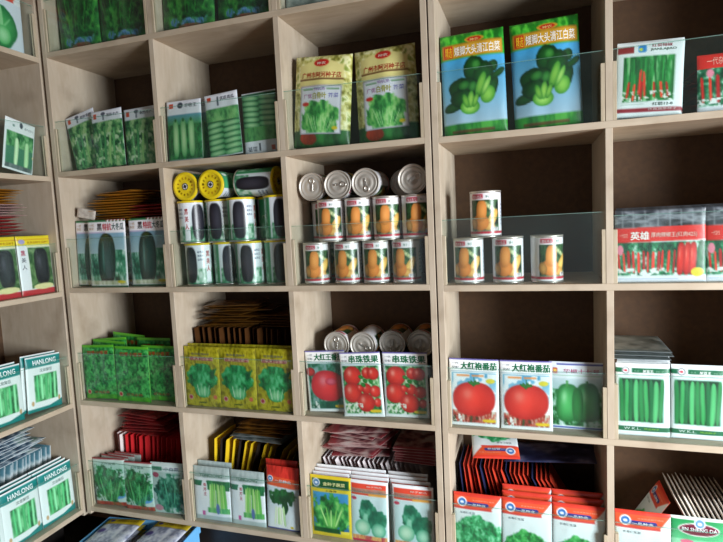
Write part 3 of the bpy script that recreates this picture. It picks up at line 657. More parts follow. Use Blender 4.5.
@design('white_radish')
def _():
    a = A('#e4ecec', .1, .16); a.grad(.06, .26, .94, .95, '#4a8a6a', '#3a7a5a'); a.leafy(.06, .26, .94, .55, ['#1c5a34', '#3f8a4c', '#7ab87c'], 12, 9, 73); a.strokes(2, .2, .9, .36, .92, ['#bce0b0', '#a4d49c'], .07, 0, 74); a.ell(.5, .1, .05, .06, '#3f4a54'); a.ell(.26, .14, .04, .025, '#7a9a94')
    a.leafy(.06, .88, .94, .96, ['#3c4a4a', '#7a8a88'], 10, 2, 75); a.ell(.95, .66, .04, .03, '#d8d0a0')
    return a, (('春不老萝卜', .6, .11, .92, .16, '#6a7a80'),), .1, .16, .010, '#d8dccc', M_print
@design('fern_greens')
def _():
    a = A('#2c5a34', .175, .23, 62, 80); a.leafy(0, 0, 1, 1, ['#072a10', '#0f4a1c', '#24782c', '#4a9a3c'], 10, 11, 77); [a.leafy(.0, .3, 1, 1, ['#1f5a30', '#3a6a9a', '#6a9ac8', '#24782c', '#4a7ab0'], 14, 10, 78 + q, shape=sh, edge=1.3) for q, sh in enumerate(((.62, .88, .32, .05), (.28, .86, .08, .06)))]
    a.strokes(16, .1, .9, .1, .8, ['#24782c', '#0f4a1c', '#3c9a38'], .008, .35, 79); a.leafy(.3, .9, .8, .97, ['#8a4a3a', '#5a7a4a'], 8, 2, 80, shape=(.55, .93, .25, .04), edge=.8)
    return a, (), .175, .23, .04, '#24402c', M_print
@design('box_packet')
def _():
    a = A('#c8cede', .13, .19); a.rect(0, 0, 1, .2, '#d8bc2c'); a.rect(0, .2, 1, .23, '#8a8cb0'); a.ell(.18, .1, .06, .04, '#4a4a9a'); a.leafy(.0, .22, 1, 1, ['#8a92ac', '#c8cee0', '#e6eaf2'], 8, 9, 83)
    a.ell(.15, .4, .1, .06, '#5a4f96'); return a, (('优质甜玉米种子', .32, .07, .9, .14, '#8a6a14', .02),), .13, .19, .013, '#c8cede', M_print
def plain(bg, cols, top, edge, metal=False, w=.125, h=.178, th=.006, seedn=90, txt=None, back=None):
    def f():
        a = Art(24, 34, bg, h / w); a.leafy(0, 0, 1, 1, cols, 5, 6, seedn); a.rect(0, 0, 1, .16, top); a.rect(0, .93, 1, 1, top); a.rect(0, 0, .03, 1, edge); a.rect(.97, 0, 1, 1, edge)
        return a, (), w, h, th, back or edge, (M_foil if metal else M_print)
    return f
DES['gold_foil'] = plain('#4a2e10', ['#2c1a0c', '#5a3814', '#9a641c', '#3a200c'], '#5a3810', '#6a4818', True, seedn=91)
DES['orange_foil'] = plain('#8a4c14', ['#5a2a0c', '#9a5414', '#c8841c'], '#a05c18', '#c08424', True, seedn=92)
DES['red_file'] = plain('#a81c22', ['#7a1418', '#c0262a', '#d8443a'], '#b82028', '#c8282c', False, w=.125, h=.215, th=.008, seedn=93)
DES['red_white_file'] = plain('#c02a2c', ['#a0181c', '#d04038', '#e8d8d0'], '#d0302c', '#e8dcd8', False, w=.125, h=.215, th=.008, seedn=94)
DES['yellow_black_file'] = plain('#2a241c', ['#1c1814', '#3a2c1c', '#54401c'], '#c8a41c', '#b8941c', False, w=.13, h=.235, th=.009, seedn=95, back='#2c2420')
DES['yellow_file'] = plain('#d8b41c', ['#b08c14', '#d8b41c', '#e8cc3c'], '#d8b020', '#e0bc24', False, w=.13, h=.235, th=.009, seedn=111)
DES['gold_upright'] = plain('#3c2410', ['#28160a', '#4a2a10', '#6a4418'], '#4a2c12', '#54341a', True, w=.13, h=.235, th=.009, seedn=96)
DES['plum_file'] = plain('#4a2430', ['#2c1420', '#5a2a38', '#7a3a48'], '#6a2430', '#e6dcdc', False, w=.125, h=.205, th=.0065, seedn=97)
DES['plum_flat'] = plain('#7a4a50', ['#4a2430', '#8a4a50', '#c8a8a4', '#d8ccc8'], '#a04048', '#b89894', False, w=.125, h=.178, th=.006, seedn=98)
def _onf():
    a = Art(24, 34, '#dc4c28', 1.8); a.leafy(0, 0, 1, 1, ['#c8401c', '#e25a34', '#d84828'], 5, 6, 99); a.rect(0, 0, 1, .13, '#dfe2f0'); a.rect(0, .1, 1, .15, '#3a4a9a'); a.rect(0, .6, 1, .68, '#2c3470')
    return a, (), .13, .235, .0065, '#c8402a', M_print
DES['orange_navy_file'] = _onf
DES['navy_file'] = plain('#2c3054', ['#1c2040', '#3c4470', '#8a90b0'], '#2c3260', '#5a6090', False, w=.13, h=.235, th=.0065, seedn=100, back='#282c50')
DES['silver_flat'] = plain('#7a8480', ['#4a5450', '#7a8480', '#a8b0ac'], '#66706e', '#8a9498', True, w=.13, h=.178, th=.007, seedn=101)
DES['blue_white_flat'] = plain('#8aa4b4', ['#2c4a64', '#7a9ab0', '#e4ecf0', '#4a8a7a'], '#3f6a84', '#dfe8ec', False, w=.125, h=.178, th=.007, seedn=102)
DES['blue_white_file'] = plain('#b4c8cc', ['#4a7a74', '#a4bcc0', '#e8f0f0'], '#5a8a9a', '#e4ecee', False, w=.125, h=.22, th=.008, seedn=103)
DES['white_back_file'] = plain('#d0cac0', ['#b8aea4', '#dcd6cc'], '#c4b8ac', '#e0d8cc', False, w=.12, h=.205, th=.008, seedn=104)
DES['dark_red_flat'] = plain('#6a1c20', ['#3a1216', '#8a2428', '#b03434'], '#8a2024', '#a03030', False, w=.15, h=.17, th=.008, seedn=105)

_meshes = {}
def dmesh(key):
    if key not in _meshes:
        a, tx, w, h, t, back, m = DES[key]()
        _meshes[key] = (packet_mesh('seed_packet_print', a, w, h, t, tx, back, m, seed=len(_meshes), pillow=(t > .03), wr=(.00015 if a.nx < 30 else .0013 if t > .03 else .0004)), w, h, t)
    return _meshes[key]

def packet(F, key, x, y, tilt=0, lean=3, label='', group=None, z=0, yaw=0, name='seed_packet', cat='seed packet', sx=1, sz=1):
    """upright packet: x, y of its foot in the pigeonhole, tilt sideways, lean back (degrees)"""
    me, w, h, t = dmesh(key)
    o = link(name, me)
    lift = w * sx / 2 * abs(math.sin(R(tilt)))
    X = F.translation.x + x; lean = lean * .6
    if F.to_euler().z < .5:
        x += (y - .02) * (X - 1.445) / 1.37
        lo = .0095 + w * sx / 2 + max(0, -math.sin(R(tilt))) * h * sz; hi = (.3865 if F.translation.x > 1.2 else .3905) - w * sx / 2 - max(0, math.sin(R(tilt))) * h * sz
        x = max(x, lo) if x < .2 else min(x, hi)
        if y < .032: y -= .0062
    o.matrix_world = F @ Matrix.Translation((x, y, z + lift + .0004)) @ Matrix.Rotation(R(yaw), 4, 'Z') @ Matrix.Rotation(R(-lean), 4, 'X') @ Matrix.Rotation(R(tilt), 4, 'Y') @ Matrix.Diagonal((sx, 1, sz, 1))
    return put(o, label, cat, group)

ORD = 'first second third fourth fifth sixth seventh eighth ninth tenth eleventh twelfth thirteenth fourteenth fifteenth sixteenth seventeenth eighteenth nineteenth twentieth'.split() + ['twenty ' + q for q in 'first second third fourth fifth sixth seventh eighth ninth'.split()]
def nth(k, n, side): return side and (('%smost' % {'left': 'left', 'bottom': 'bottom', 'front': 'front'}[side] if k == 0 else ORD[k] + ' from the ' + side))
def file_row(F, key, x0, x1, n, t0, t1, y0, label, group, flip=False, z=0, power=1.0, y_jit=.008, seed=0):
    """packets filed on edge, faces sideways, leaning by t0..t1 degrees"""
    me, w, h, t = dmesh(key); rg = random.Random(seed); out = []
    for k in range(n):
        f = k / max(1, n - 1); a = R(t0 + (t1 - t0) * f ** power)
        o = link('seed_packet', me)
        o.matrix_world = (F @ Matrix.Translation((x0 + (x1 - x0) * f, y0 + w / 2 + rg.uniform(-y_jit, y_jit), z + t / 2 * abs(math.sin(a)) + .0004 + rg.uniform(0, .0006)))
                          @ Matrix.Rotation(a, 4, 'Y') @ Matrix.Rotation(R(90 if flip else -90), 4, 'Z'))
        put(o, label + ', ' + nth(k, n, 'left'), 'seed packet', group); out.append(o)
    return out
def flat_pile(F, key, cx, y0, z0, n, label, group, jit=8, side=False, seed=0, dz=None, tilt=0, spread=.02, face_down=False):
    z0 += .0012
    me, w, h, t = dmesh(key); rg = random.Random(seed); dz = dz or t + .0022; out = []
    for k in range(n):
        o = link('seed_packet', me)
        M = Matrix.Translation((0, 0, 0)) @ Matrix.Rotation(R(-90), 4, 'X')
        if side: M = Matrix.Rotation(R(90), 4, 'Z') @ Matrix.Translation((0, -h / 2, 0)) @ M
        o.matrix_world = (F @ Matrix.Translation((cx + rg.uniform(-spread, spread), y0 + (w / 2 if side else 0) + rg.uniform(-.3, .3) * spread, z0 + t / 2 + k * dz))
                          @ Matrix.Rotation(R(tilt), 4, 'Y') @ Matrix.Rotation(R(rg.uniform(-jit, jit)), 4, 'Z') @ M)
        put(o, label + (', ' + nth(k, n, 'bottom') if n > 1 else ''), 'seed packet', group); out.append(o)
    return out
def top_of(key, tilt): return dmesh(key)[2] * cosd(tilt)
def cosd(a): return math.cos(R(a))

# ------------------------------------------------------------------ cans
def can_label_mesh(kind, r, h):
    nx, ny = 120, 36
    a = Art(nx, ny, '#e6e8ea', h / (2 * math.pi * r)); texts = []
    if kind == 'melon':
        a.grad(0, 0, 1, 1, '#dfe6ee', '#b8ccc8')
        a.rect(0, 0, .34, 1, '#2f8a58'); a.grad(0, 0, .3, 1, '#3a9a64', '#8cc8a4'); a.rect(.34, 0, .345, 1, '#e8eef0')
        for cu in (.46, .80):
            a.leafy(cu - .1, .6, cu + .19, 1, ['#1c4a34', '#4a8a64', '#c4d8cc'], 26, 7, 5 + int(cu * 10)); a.ell(cu, .5, .075, .45, '#33323c', '#14141c', 0, pw=3.0)
        a.leafy(.02, .6, .3, 1, ['#2a7a4c', '#6ab88c', '#b8dcc8'], 22, 6, 8); a.ell(.17, .2, .025, .1, '#dfeee4')
        a.rect(.635, .0, .70, 1, '#e8eef2'); a.rect(0, .96, 1, 1, '#2f7a58')
        for cu in (.545, .885):
            for q in range(3): texts.append(('福寿瓜', cu, .14 + q * .1, cu + .075, .2 + q * .1, '#5a6a8a', .01))
        texts += [('黑', .645, .15, .69, .3, '#b83a3a', .03), ('美', .645, .34, .69, .49, '#b83a3a', .03), ('人', .645, .53, .69, .68, '#b83a3a', .03), ('广东黑皮冬瓜', .04, .4, .28, .5, '#e0f0e6', .01)]
    else:
        a = Art(nx, ny, '#e8e6e8', h / (2 * math.pi * r))
        for cu in (.28, .78):
            a.leafy(cu - .155, .17, cu + .155, .88, ['#101c14', '#1c3a20', '#3f6a3c', '#14241c'], 24, 6, 11)
            for q in range(4): a.ell(cu + .02 + q * .03, .28 + q * .05, .02, .1, '#dfe0b0', '#6a8a54', -40)
            a.ell(cu + .075, .62, .045, .26, '#e8c46a', '#b8883c', 28); a.ell(cu + .03, .76, .08, .1, '#e0b060', '#b07c34', 10)
            a.ell(cu - .045, .68, .085, .19, '#ee9a4a', '#c4702c'); a.ell(cu - .035, .42, .055, .24, '#f2a658', '#cc7c38', 3, pw=2.6); a.ell(cu - .12, .7, .04, .14, '#d8a458', '#9a6a30', -8)
            a.rect(cu - .14, .035, cu - .015, .13, '#b8283c'); a.rect(cu + .06, .8, cu + .145, .87, '#e6e0e4')
            texts.append(('蜜本南瓜', cu - .13, .05, cu - .03, .115, '#e8d0d4', .02)); texts.append(('种子', cu + .01, .05, cu + .055, .12, '#5a8a7a')); texts.append(('SEED', cu + .07, .815, cu + .135, .86, '#1c2c1c'))
        a.rect(0, .885, 1, .94, '#b8283c'); a.rect(0, .985, 1, 1, '#c8c8cc'); a.rect(.47, .2, .59, .8, '#d6dce4')
        for q in range(6): texts.append(('金色甜南瓜', .48, .26 + q * .09, .58, .3 + q * .09, '#4a4a6a', .01))
    px = a.out(); V = []; F = []; Cc = []
    zz = lambda v: .005 + (1 - v) * (h - .010)
    uu = np.linspace(0, 1, nx); vs = np.linspace(0, 1, ny); px[:, -1] = px[:, 0]
    for j in range(ny):
        for i in range(nx): t = 2 * math.pi * uu[i]; V.append((r * math.cos(t), r * math.sin(t), zz(vs[j])))
    Cc.append(px.reshape(-1, 3))
    for j in range(ny - 1):
        for i in range(nx - 1): o = j * nx + i; F.append((o, o + nx, o + nx + 1, o + 1)[::-1])
    sn = len(F)
    for tx in texts:
        body, u0, v0, u1, v1, col = tx[:6]; tv, tf = text_tris(body, tx[6] if len(tx) > 6 else 0); off = len(V)
        for x, y in tv:
            t = 2 * math.pi * (u0 + (u1 - u0) * x); v = v1 + (v0 - v1) * y; V.append(((r + .0005) * math.cos(t), (r + .0005) * math.sin(t), zz(v)))
        Cc.append(np.tile(lin(C(col)), (len(tv), 1))); F += [[off + i for i in f] for f in tf]
    return ink_mesh('can_label', V, F, np.concatenate(Cc), sn, M_label)

def lid_lettering(r, body, col, n_text=1):
    """words set around a ring, as flat letters"""
    V = []; F = []
    L_ = len(body)
    for k, ch in enumerate(body):
        if ch == ' ': continue
        tv, tf = text_tris(ch, .02); off = len(V); a0 = math.pi * (1.02 - 1.04 * k / (L_ - 1))
        for x, y in tv:
            rr = r + (y - .5) * .0075; a = a0 - (x - .5) * .19; V.append((rr * math.cos(a), rr * math.sin(a), 0))
        F += [[off + i for i in f] for f in tf]
    return V, F
M_red_ink = mat('red_lid_print', L(184, 92, 20), 0.5)
M_dark_ink = mat('dark_lid_print', L(40, 46, 60), 0.5)
M_white_ink = mat('white_lid_print', L(226, 226, 220), 0.5)

def make_can(kind, r, h, yellow=False):
    root = empty('seed_can')
    b = MB()                                                  # tin: rolled rims, waist, recessed ends
    b.lathe([(0, .0035), (r * .90, .0035), (r * .915, .0005), (r * .985, 0), (r * 1.02, .0012), (r * 1.025, .0028), (r * 1.0, .0045), (r - .0006, .0055),
             (r - .0006, h - .0055), (r * 1.0, h - .0045), (r * 1.025, h - .0028), (r * 1.02, h - .0012), (r * .985, h - .0002)], 48)
    b.build('tin_body', M_steel, root)
    link('paper_label', can_label_mesh(kind, r, h), root)
    if yellow:
        b = MB()
        b.lathe([(0, h + .0008), (r * .22, h + .0008), (r * .25, h + .0002), (r * .8, h + .0002), (r * .84, h + .0018), (r * .93, h + .0018), (r * .96, h + .001), (r * 1.035, h + .0012), (r * 1.045, h - .001), (r * 1.04, h - .0045), (r * 1.0, h - .0046)], 56)
        lid = b.build('lid', M_yellow, root)
        b = MB(); Mz = Matrix.Translation((0, 0, h + .0012))
        b.lathe([(0, .0), (r * .25, .0)], 32, 0, Mz, False); b.lathe([(0, .0003), (r * .19, .0003)], 32, 1, Mz, False)
        b.lathe([(r * .06, .0006), (r * .12, .0006)], 24, 0, Mz, False); b.box(-r * .03, r * .03, -r * .16, r * .16, .0004, .0007, 0, b=0, M=Mz); b.box(-r * .16, r * .16, -r * .03, r * .03, .0004, .0007, 0, b=0, M=Mz)
        b.build('emblem', [M_dark_ink, M_white_ink], lid)
        b = MB()
        for ang in (0, 180):
            v, f = lid_lettering(r * .6, '黑皮冬瓜优良种子', None)
            v = [tuple(Matrix.Rotation(R(ang + 10), 3, 'Z') @ Vector(p) + Vector((0, 0, h + .0009))) for p in v]; b.add(v, f)
        b.build('lid_lettering', M_red_ink, lid)
    else:
        b = MB()
        b.lathe([(0, h - .003), (r * .30, h - .003), (r * .33, h - .0022), (r * .5, h - .0022), (r * .53, h - .003), (r * .72, h - .003), (r * .75, h - .0018), (r * .80, h - .0018), (r * .84, h - .0034),
                 (r * .93, h - .0034), (r * .955, h + .0002), (r * 1.0, h + .0008), (r * 1.03, h - .001), (r * 1.02, h - .003)], 56)
        lid = b.build('lid', M_steel_mat, root)
        if kind == 'pumpkin':
            b = MB(); Mt = Matrix.Translation((0, -r * .42, h - .0016))
            prof = [(r * .12, 0), (r * .21, 0), (r * .21, .0011), (r * .12, .0011), (r * .12, 0)]
            b.lathe(prof, 28, 0, Mt @ Matrix.Diagonal((1, 1.2, 1, 1)))
            b.box(-r * .09, r * .09, -r * .15, r * .42, -.0001, .0012, 0, M=Matrix.Translation((0, -r * .1, h - .0016)))
            b.lathe([(0, .0018), (r * .05, .0016), (r * .06, .0)], 16, 0, Matrix.Translation((0, r * .18, h - .0016)))
            b.build('pull_tab', M_steel, lid)
    return root

RP_, HP_ = .0385, .1165        # pumpkin can
RM_, HM_ = .0415, .1270        # winter melon can
pump = make_can('pumpkin', RP_, HP_); melo = make_can('melon', RM_, HM_, True)
used = {'p': False, 'm': False}
def can(kind, F, x, y, z, yaw, label, group=None, lying=False, roll=0):
    src = pump if kind == 'p' else melo
    if not used[kind]: used[kind] = True; o = src
    else: o = copy_tree(src)
    r, h = (RP_, HP_) if kind == 'p' else (RM_, HM_)
    if not lying: M = F @ Matrix.Translation((x, y, z + .0002)) @ Matrix.Rotation(R(yaw), 4, 'Z')
    elif lying == 'side': M = F @ Matrix.Translation((x, y, z)) @ Matrix.Rotation(R(90), 4, 'Y') @ Matrix.Rotation(R(roll), 4, 'Z')
    else: M = F @ Matrix.Translation((x, y + h, z)) @ Matrix.Rotation(R(yaw), 4, 'Z') @ Matrix.Rotation(R(90), 4, 'X') @ Matrix.Rotation(R(roll), 4, 'Z')
    o.matrix_world = M
    return put(o, label, 'can', group)

# ------------------------------------------------------------------ stock: row 0 (top of the picture)
m, rt, wg = cellM, None, wingM
g = 'large bags of leafy greens on the top shelf'
packet(m(0, 0), 'fern_greens', .112, .052, -3, 4, 'dark green bag of leafy greens on top shelf, leftmost beside the corner', g, sx=.90)
packet(m(0, 0), 'fern_greens', .296, .052, -1, 4, 'dark green bag of leafy greens on top shelf, left of the first divider', g)
packet(m(0, 1), 'fern_greens', .115, .052, 1, 4, 'green and blue bag of greens on top shelf above the upright cucumber packet', g)
packet(m(0, 1), 'fern_greens', .298, .052, 0, 4, 'green and blue bag of greens on top shelf above the inverted cucumber packet', g, sx=.95)
packet(m(0, 2), 'silver_flat', .09, .05, 0, 4, 'bluish silver packet standing on top shelf above the left yellow bag')
packet(wg(0), 'corner_leaf', .408 - .112, .034, 3, 4, 'packet with one large green leaf and orange header in the corner unit')

# ------------------------------------------------------------------ row 1
g = 'clear sleeved green bean packets'
packet(m(1, 0), 'beans_clear', .120, .038, -13, 5, 'white headed green bean packet leaning left, leftmost of three', g)
packet(m(1, 0), 'beans_clear', .206, .0255, -3, 5, 'white headed green bean packet in the middle of three', g)
packet(m(1, 0), 'beans_clear', .322, .040, -2, 5, 'white headed green bean packet rightmost of three, against the divider', g)
g = 'cucumber packets on the second shelf'
packet(m(1, 1), 'cucumber_upright', .079, .026, 0, 5, 'packet with three upright pale cucumbers on a blue and green ground', g)
packet(m(1, 1), 'cucumber_upright', .108, .042, 0, 5, 'cucumber packet mostly hidden behind the one with three upright cucumbers', g, sz=1.03)
packet(m(1, 1), 'cucumber_stack', .216, .027, -4, 5, 'packet with stacked cucumbers below a white header', g)
packet(m(1, 1), 'cucumber_inverted', .327, .042, -2, 5, 'upside down packet of stacked cucumbers, white header at the bottom', g)
g = 'yellow pillow bags of mustard greens'
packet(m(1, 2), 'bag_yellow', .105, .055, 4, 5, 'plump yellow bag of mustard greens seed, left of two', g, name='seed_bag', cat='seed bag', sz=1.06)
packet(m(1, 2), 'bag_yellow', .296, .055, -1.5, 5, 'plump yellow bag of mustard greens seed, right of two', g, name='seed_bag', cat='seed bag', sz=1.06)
g = 'green and blue pak choi bags'
packet(m(1, 3), 'bag_pakchoi', .098, .046, -1.5, 4, 'green and blue pak choi bag with a curled green top, left of two', g, name='seed_bag', cat='seed bag', sz=1.03)
packet(m(1, 3), 'bag_pakchoi', .268, .046, -2, 4, 'green and blue pak choi bag standing taller, right of two', g, name='seed_bag', cat='seed bag', sz=1.04)
packet(m(1, 3), 'gold_upright', .10, .082, -1, 4, 'olive gold bag edge showing above the left pak choi bag', sx=1.15, sz=1.11)
packet(m(1, 4), 'chili_white', .080, .030, 3, 4, 'white packet with green and red chillies and a maroon stripe')
packet(m(1, 4), 'chili_white', .084, .048, 2, 4, 'white packet edge standing up behind the white chilli packet', sz=1.06)
g = 'red headed chilli packets'
packet(m(1, 4), 'hero_chili_short', .268, .034, 0, 3, 'red headed chilli packet on the upper right shelf at the picture edge', None, sx=1.1)
flat_pile(m(1, 4), 'dark_red_flat', .265, .075, 0, 12, 'dark red packet stacked flat right of the white chilli packet', 'dark red packets lying flat on the upper right shelf', 4, seed=5)
packet(wg(1), 'white_radish', .408 - .108, .028, 12, 4, 'small packet with two pale radishes in the corner unit, leaning right')
packet(wg(1), 'white_radish', .408 - .222, .040, 3, 4, 'small radish packet in the corner unit, cut by the left picture edge')

# ------------------------------------------------------------------ row 2
g = 'black winter melon packets'
packet(m(2, 0), 'melon', .078, .040, 1, 3, 'winter melon packet half hidden behind its right neighbour, leftmost of three', g, sx=.93)
packet(m(2, 0), 'melon', .160, .026, .4, 3, 'winter melon packet standing in front, middle of three', g)
packet(m(2, 0), 'melon', .312, .040, -.4, 3, 'winter melon packet with red ticks, rightmost of three', g, sx=.95)
for k in range(2): packet(m(2, 0), 'melon', .20, .066 + k * .02, 0, 3, 'winter melon packet standing hidden under the loose orange packets', 'winter melon packets in stock', sz=.9)
flat_pile(m(2, 0), 'orange_foil', .165, .060, .200, 13, 'glossy orange packet piled behind the winter melon packets', 'orange packets piled behind the winter melon packets', 24, seed=3, spread=.03, side=True)
flat_pile(m(2, 0), 'dark_red_flat', .285, .070, .198, 6, 'maroon packet piled behind the rightmost winter melon packet', 'maroon packets piled behind the winter melon packets', 9, seed=4, spread=.006)
packet(m(2, 0), 'white_back_file', .085, .045, -78, 3, 'small white paper packet lying sideways behind the leftmost winter melon packet', None, z=.2145, sx=.26, sz=.36)
F = m(2, 1)
g = 'winter melon cans with yellow lids'
spec = [(.068, .062, 0, 'b', 0), (.156, .080, 15, 'b', 0), (.243, .062, -2, 'b', 0), (.330, .080, 12, 'b', 0)]
BL = ['green winter melon can on the shelf, leftmost of the lower row', 'winter melon can with a big dark melon, second of the lower row',
      'winter melon can with foliage beside its melon, third of the lower row', 'winter melon can beside the right divider in the lower row']
YB = [-36, 6, -16, 2]
for (x, y, _, _, _), l, yw in zip(spec, BL, YB): can('m', F, x, y, 0, -60 - .46 * 360 + yw, l, g)
UL = ['winter melon can with red lettering at the left end of the upper row', 'winter melon can with a grey melon, second of the upper row',
      'winter melon can with its black melon facing front, third of the upper row', 'winter melon can turned to its green side in the upper row', 'winter melon can at the right end of the upper row']
for x, y, yw, l in zip((.054, .139, .2245, .288, .346), (.062, .080, .062, .130, .062), (-96, -20, -12, 104, 2), UL):
    can('m', F, x, y, HM_ + .0012, -60 - .46 * 360 + yw, l, g)
zt = 2 * HM_ + .0024 + RM_ * 1.045
can('m', F, .055, .034, zt, 0, 'yellow can lid facing front, left of two above the melon cans', g, True, 20)
can('m', F, .146, .030, zt, 0, 'yellow can lid facing front, right of two above the melon cans', g, True, -15)
can('m', F, .212, .085, zt, 0, 'winter melon can lying on its side on top of the upper row', g, 'side', 110)
F = m(2, 2); g = 'pumpkin cans'
PY = -90 - .28 * 360
WH = ['under the leftmost can of the row above, beside the left divider', 'second from the left in the lower row', 'third from the left in the lower row', 'turned a little, at the right of the lower row']
for x, yw, l in zip((.058, .152, .236, .320), (10, -6, -2, -14), WH): can('p', F, x, .062, 0, PY + 12 + yw, 'pumpkin can ' + l, g)
WU = ['leftmost of the upper row of the crowded pigeonhole', 'second of the upper row of the crowded pigeonhole', 'third of the upper row of the crowded pigeonhole', 'by the right divider in the upper row of the crowded pigeonhole']
for x, yw, l in zip((.109, .190, .271, .3515), (-4, 4, 6, 12), WU): can('p', F, x, .062, HP_ + .0006, PY + 12 + yw, 'pumpkin can ' + l, g)
for x, y, z, l in ((.055, .150, 0, 'pumpkin can in shadow at the back beneath the dim can'), (.055, .150, HP_ + .0006, 'dim pumpkin can in shadow left of the upper row')):
    can('p', F, x, y, z, PY + 30, l, g)
for k, x in enumerate((.14, .22, .30)):
    for q in range(2): can('p', F, x, .165, q * (HP_ + .0006), PY, 'pumpkin can standing hidden behind the front pumpkin cans', 'pumpkin cans in the back rows')
zt = 2 * HP_ + .0012 + RP_ * 1.03
LT = ['tin lid with deep rings, leftmost of the lying cans above the pumpkin cans', 'tin lid with a pull tab, second of the lying cans', 'tin lid with its tab low, third of the lying cans',
      'tin lid set back in shadow, fourth of the lying cans', 'tin lid tilted forward at the right end of the lying cans']
for x, y, rl, yw, l, dz in zip((.056, .137, .2175, .318, .350), (.055, .045, .045, .155, .034), (180, 90, 10, 60, 120), (0, 0, 0, 0, 0), LT, (0, 0, 0, 0, .0)):
    if l.startswith('tin lid set'): x = .2985
    can('p', F, x, y + (.0 if x < .3 else 0), zt, yw, l, g, True, rl)
F = m(2, 3)
for x, yw, l in ((.067, 0, 'pumpkin can in the half empty pigeonhole, lower left'), (.166, 4, 'pumpkin can in the half empty pigeonhole, middle of three on the shelf'), (.260, 28, 'pumpkin can in the half empty pigeonhole, turned to show more yellow squash')):
    can('p', F, x, .060, 0, PY + yw, l, g)
can('p', F, .113, .060, HP_ + .0006, PY + 2, 'single pumpkin can balanced on top of two others', g)
g = 'wide red chilli packets'
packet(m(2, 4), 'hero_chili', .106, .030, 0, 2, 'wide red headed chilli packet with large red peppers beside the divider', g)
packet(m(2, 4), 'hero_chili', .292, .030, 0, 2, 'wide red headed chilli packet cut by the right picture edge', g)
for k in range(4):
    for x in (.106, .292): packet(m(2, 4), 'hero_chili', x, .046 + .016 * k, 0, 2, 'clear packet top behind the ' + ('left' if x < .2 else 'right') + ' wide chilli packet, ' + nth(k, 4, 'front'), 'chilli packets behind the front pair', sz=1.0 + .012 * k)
g = 'yellow headed black melon packets'
for k, (x, l) in enumerate(((.408 - .076, 'yellow headed packet with a black melon, nearest the corner'), (.408 - .197, 'yellow headed packet with a black melon, second from the corner'), (.408 - .320, 'yellow headed packet with a black melon, cut by the left picture edge'))):
    packet(wg(2), 'black_melon', x, .028, 0, 3, l, g)
for k in range(2): packet(wg(2), 'black_melon', .26, .050 + .018 * k, 0, 3, 'yellow headed packet standing hidden behind the black melon packets', 'black melon packets in stock')
flat_pile(wg(2), 'dark_red_flat', .23, .055, .190, 6, 'red packet under the orange pile, corner unit', 'red packets piled in the corner unit', 8, seed=14, side=True)
flat_pile(wg(2), 'plum_flat', .23, .055, .190 + 6 * .0096, 5, 'dull purple packet mid pile, corner unit', 'purple packets piled in the corner unit', 8, seed=15, side=True)
flat_pile(wg(2), 'orange_foil', .23, .055, .190 + 6 * .0096 + 5 * .0074, 6, 'orange packet atop the purple ones, corner unit', 'orange packets piled in the corner unit', 8, seed=16, side=True)

# ------------------------------------------------------------------ row 3
g = 'bright green coriander packets'
packet(m(3, 0), 'coriander', .076, .028, -2, 3, 'bright green coriander packet beside the left side panel', g, sx=.98)
packet(m(3, 0), 'coriander', .216, .028, 0, 3, 'bright green coriander packet, middle of the front three', g)
packet(m(3, 0), 'coriander', .316, .044, 0, 3, 'bright green coriander packet, rightmost of the front three', g)
for k, (x, tl) in enumerate(((.09, 3), (.14, -4), (.30, 0), (.19, 5))):
    packet(m(3, 0), 'coriander', x, .060 + .018 * k, tl, 3, 'bright green packet top behind the front coriander packets, ' + nth(k, 4, 'front'), 'coriander packets standing behind', sz=1.03 + .02 * k)
g = 'gold lettuce packets'
for x, l in ((.075, 'gold packet with a green lettuce, left of three'), (.200, 'gold packet with a green lettuce, middle of three'), (.324, 'gold packet with a green lettuce, right of three')):
    packet(m(3, 1), 'lettuce_gold', x, .026, .8, 2, l, g)
    packet(m(3, 1), 'lettuce_gold', x + .002, .044, 0, 2, 'gold packet edge showing behind the ' + l[35:].replace(' of three', '') + ' lettuce packet', 'gold lettuce packets behind', sz=1.025)
file_row(m(3, 1), 'gold_upright', .035, .365, 17, -3, 4, .075, 'dark gold packet filed on edge behind the lettuce packets', 'dark gold packets filed on edge', seed=1)
flat_pile(m(3, 1), 'gold_foil', .15, .070, .2375, 9, 'brown gold packet piled above the lettuce packets', 'brown gold packets in the loose pile', 14, seed=21, side=True, spread=.04)
flat_pile(m(3, 1), 'gold_foil', .300, .085, .2375, 5, 'dark brown packet lying right of the brown gold pile', 'dark brown packets in shadow', 4, seed=22, spread=.01)
g = 'tomato packets'
packet(m(3, 2), 'tomato_garden', .075, .040, -3, 3, 'tomato packet with one dark red tomato and a green leafy background', g)
packet(m(3, 2), 'tomato_cluster', .194, .026, -3, 3, 'packet with a cluster of tomatoes in the middle of three', g, sx=.97, sz=1.02)
packet(m(3, 2), 'tomato_cluster', .314, .040, -1, 3, 'packet with a cluster of tomatoes beside the dark vertical gap', g, sx=1.03, sz=1.02)
for x, y, rl, l in ((.090, .095, 180, 'tin lid of a lying can behind the single tomato packet'), (.171, .097, 60, 'tin lid with a wire tab on a lying can above the tomato packets'), (.252, .125, 0, 'dim tin lid of a lying can behind the right tomato packet'), (.333, .135, 0, 'can lying in shadow behind the rightmost clustered tomato packet')):
    can('p', m(3, 2), x, y, .0012 + RP_ * 1.025 + HP_ + .0290, 0, l, 'lying cans behind the tomato packets', True, rl)
    can('p', m(3, 2), x - .010, .16, 0, PY, 'upright can beneath the lying ones behind the tomato packets', 'hidden upright cans')
for x in (.120, .290):
    flat_pile(m(3, 2), 'silver_flat', x, .085, HP_, 3, 'silver packet lying between upright and lying cans, ' + ('left' if x < .2 else 'right') + ' side', 'silver packets between the cans', 0, seed=51, spread=0)
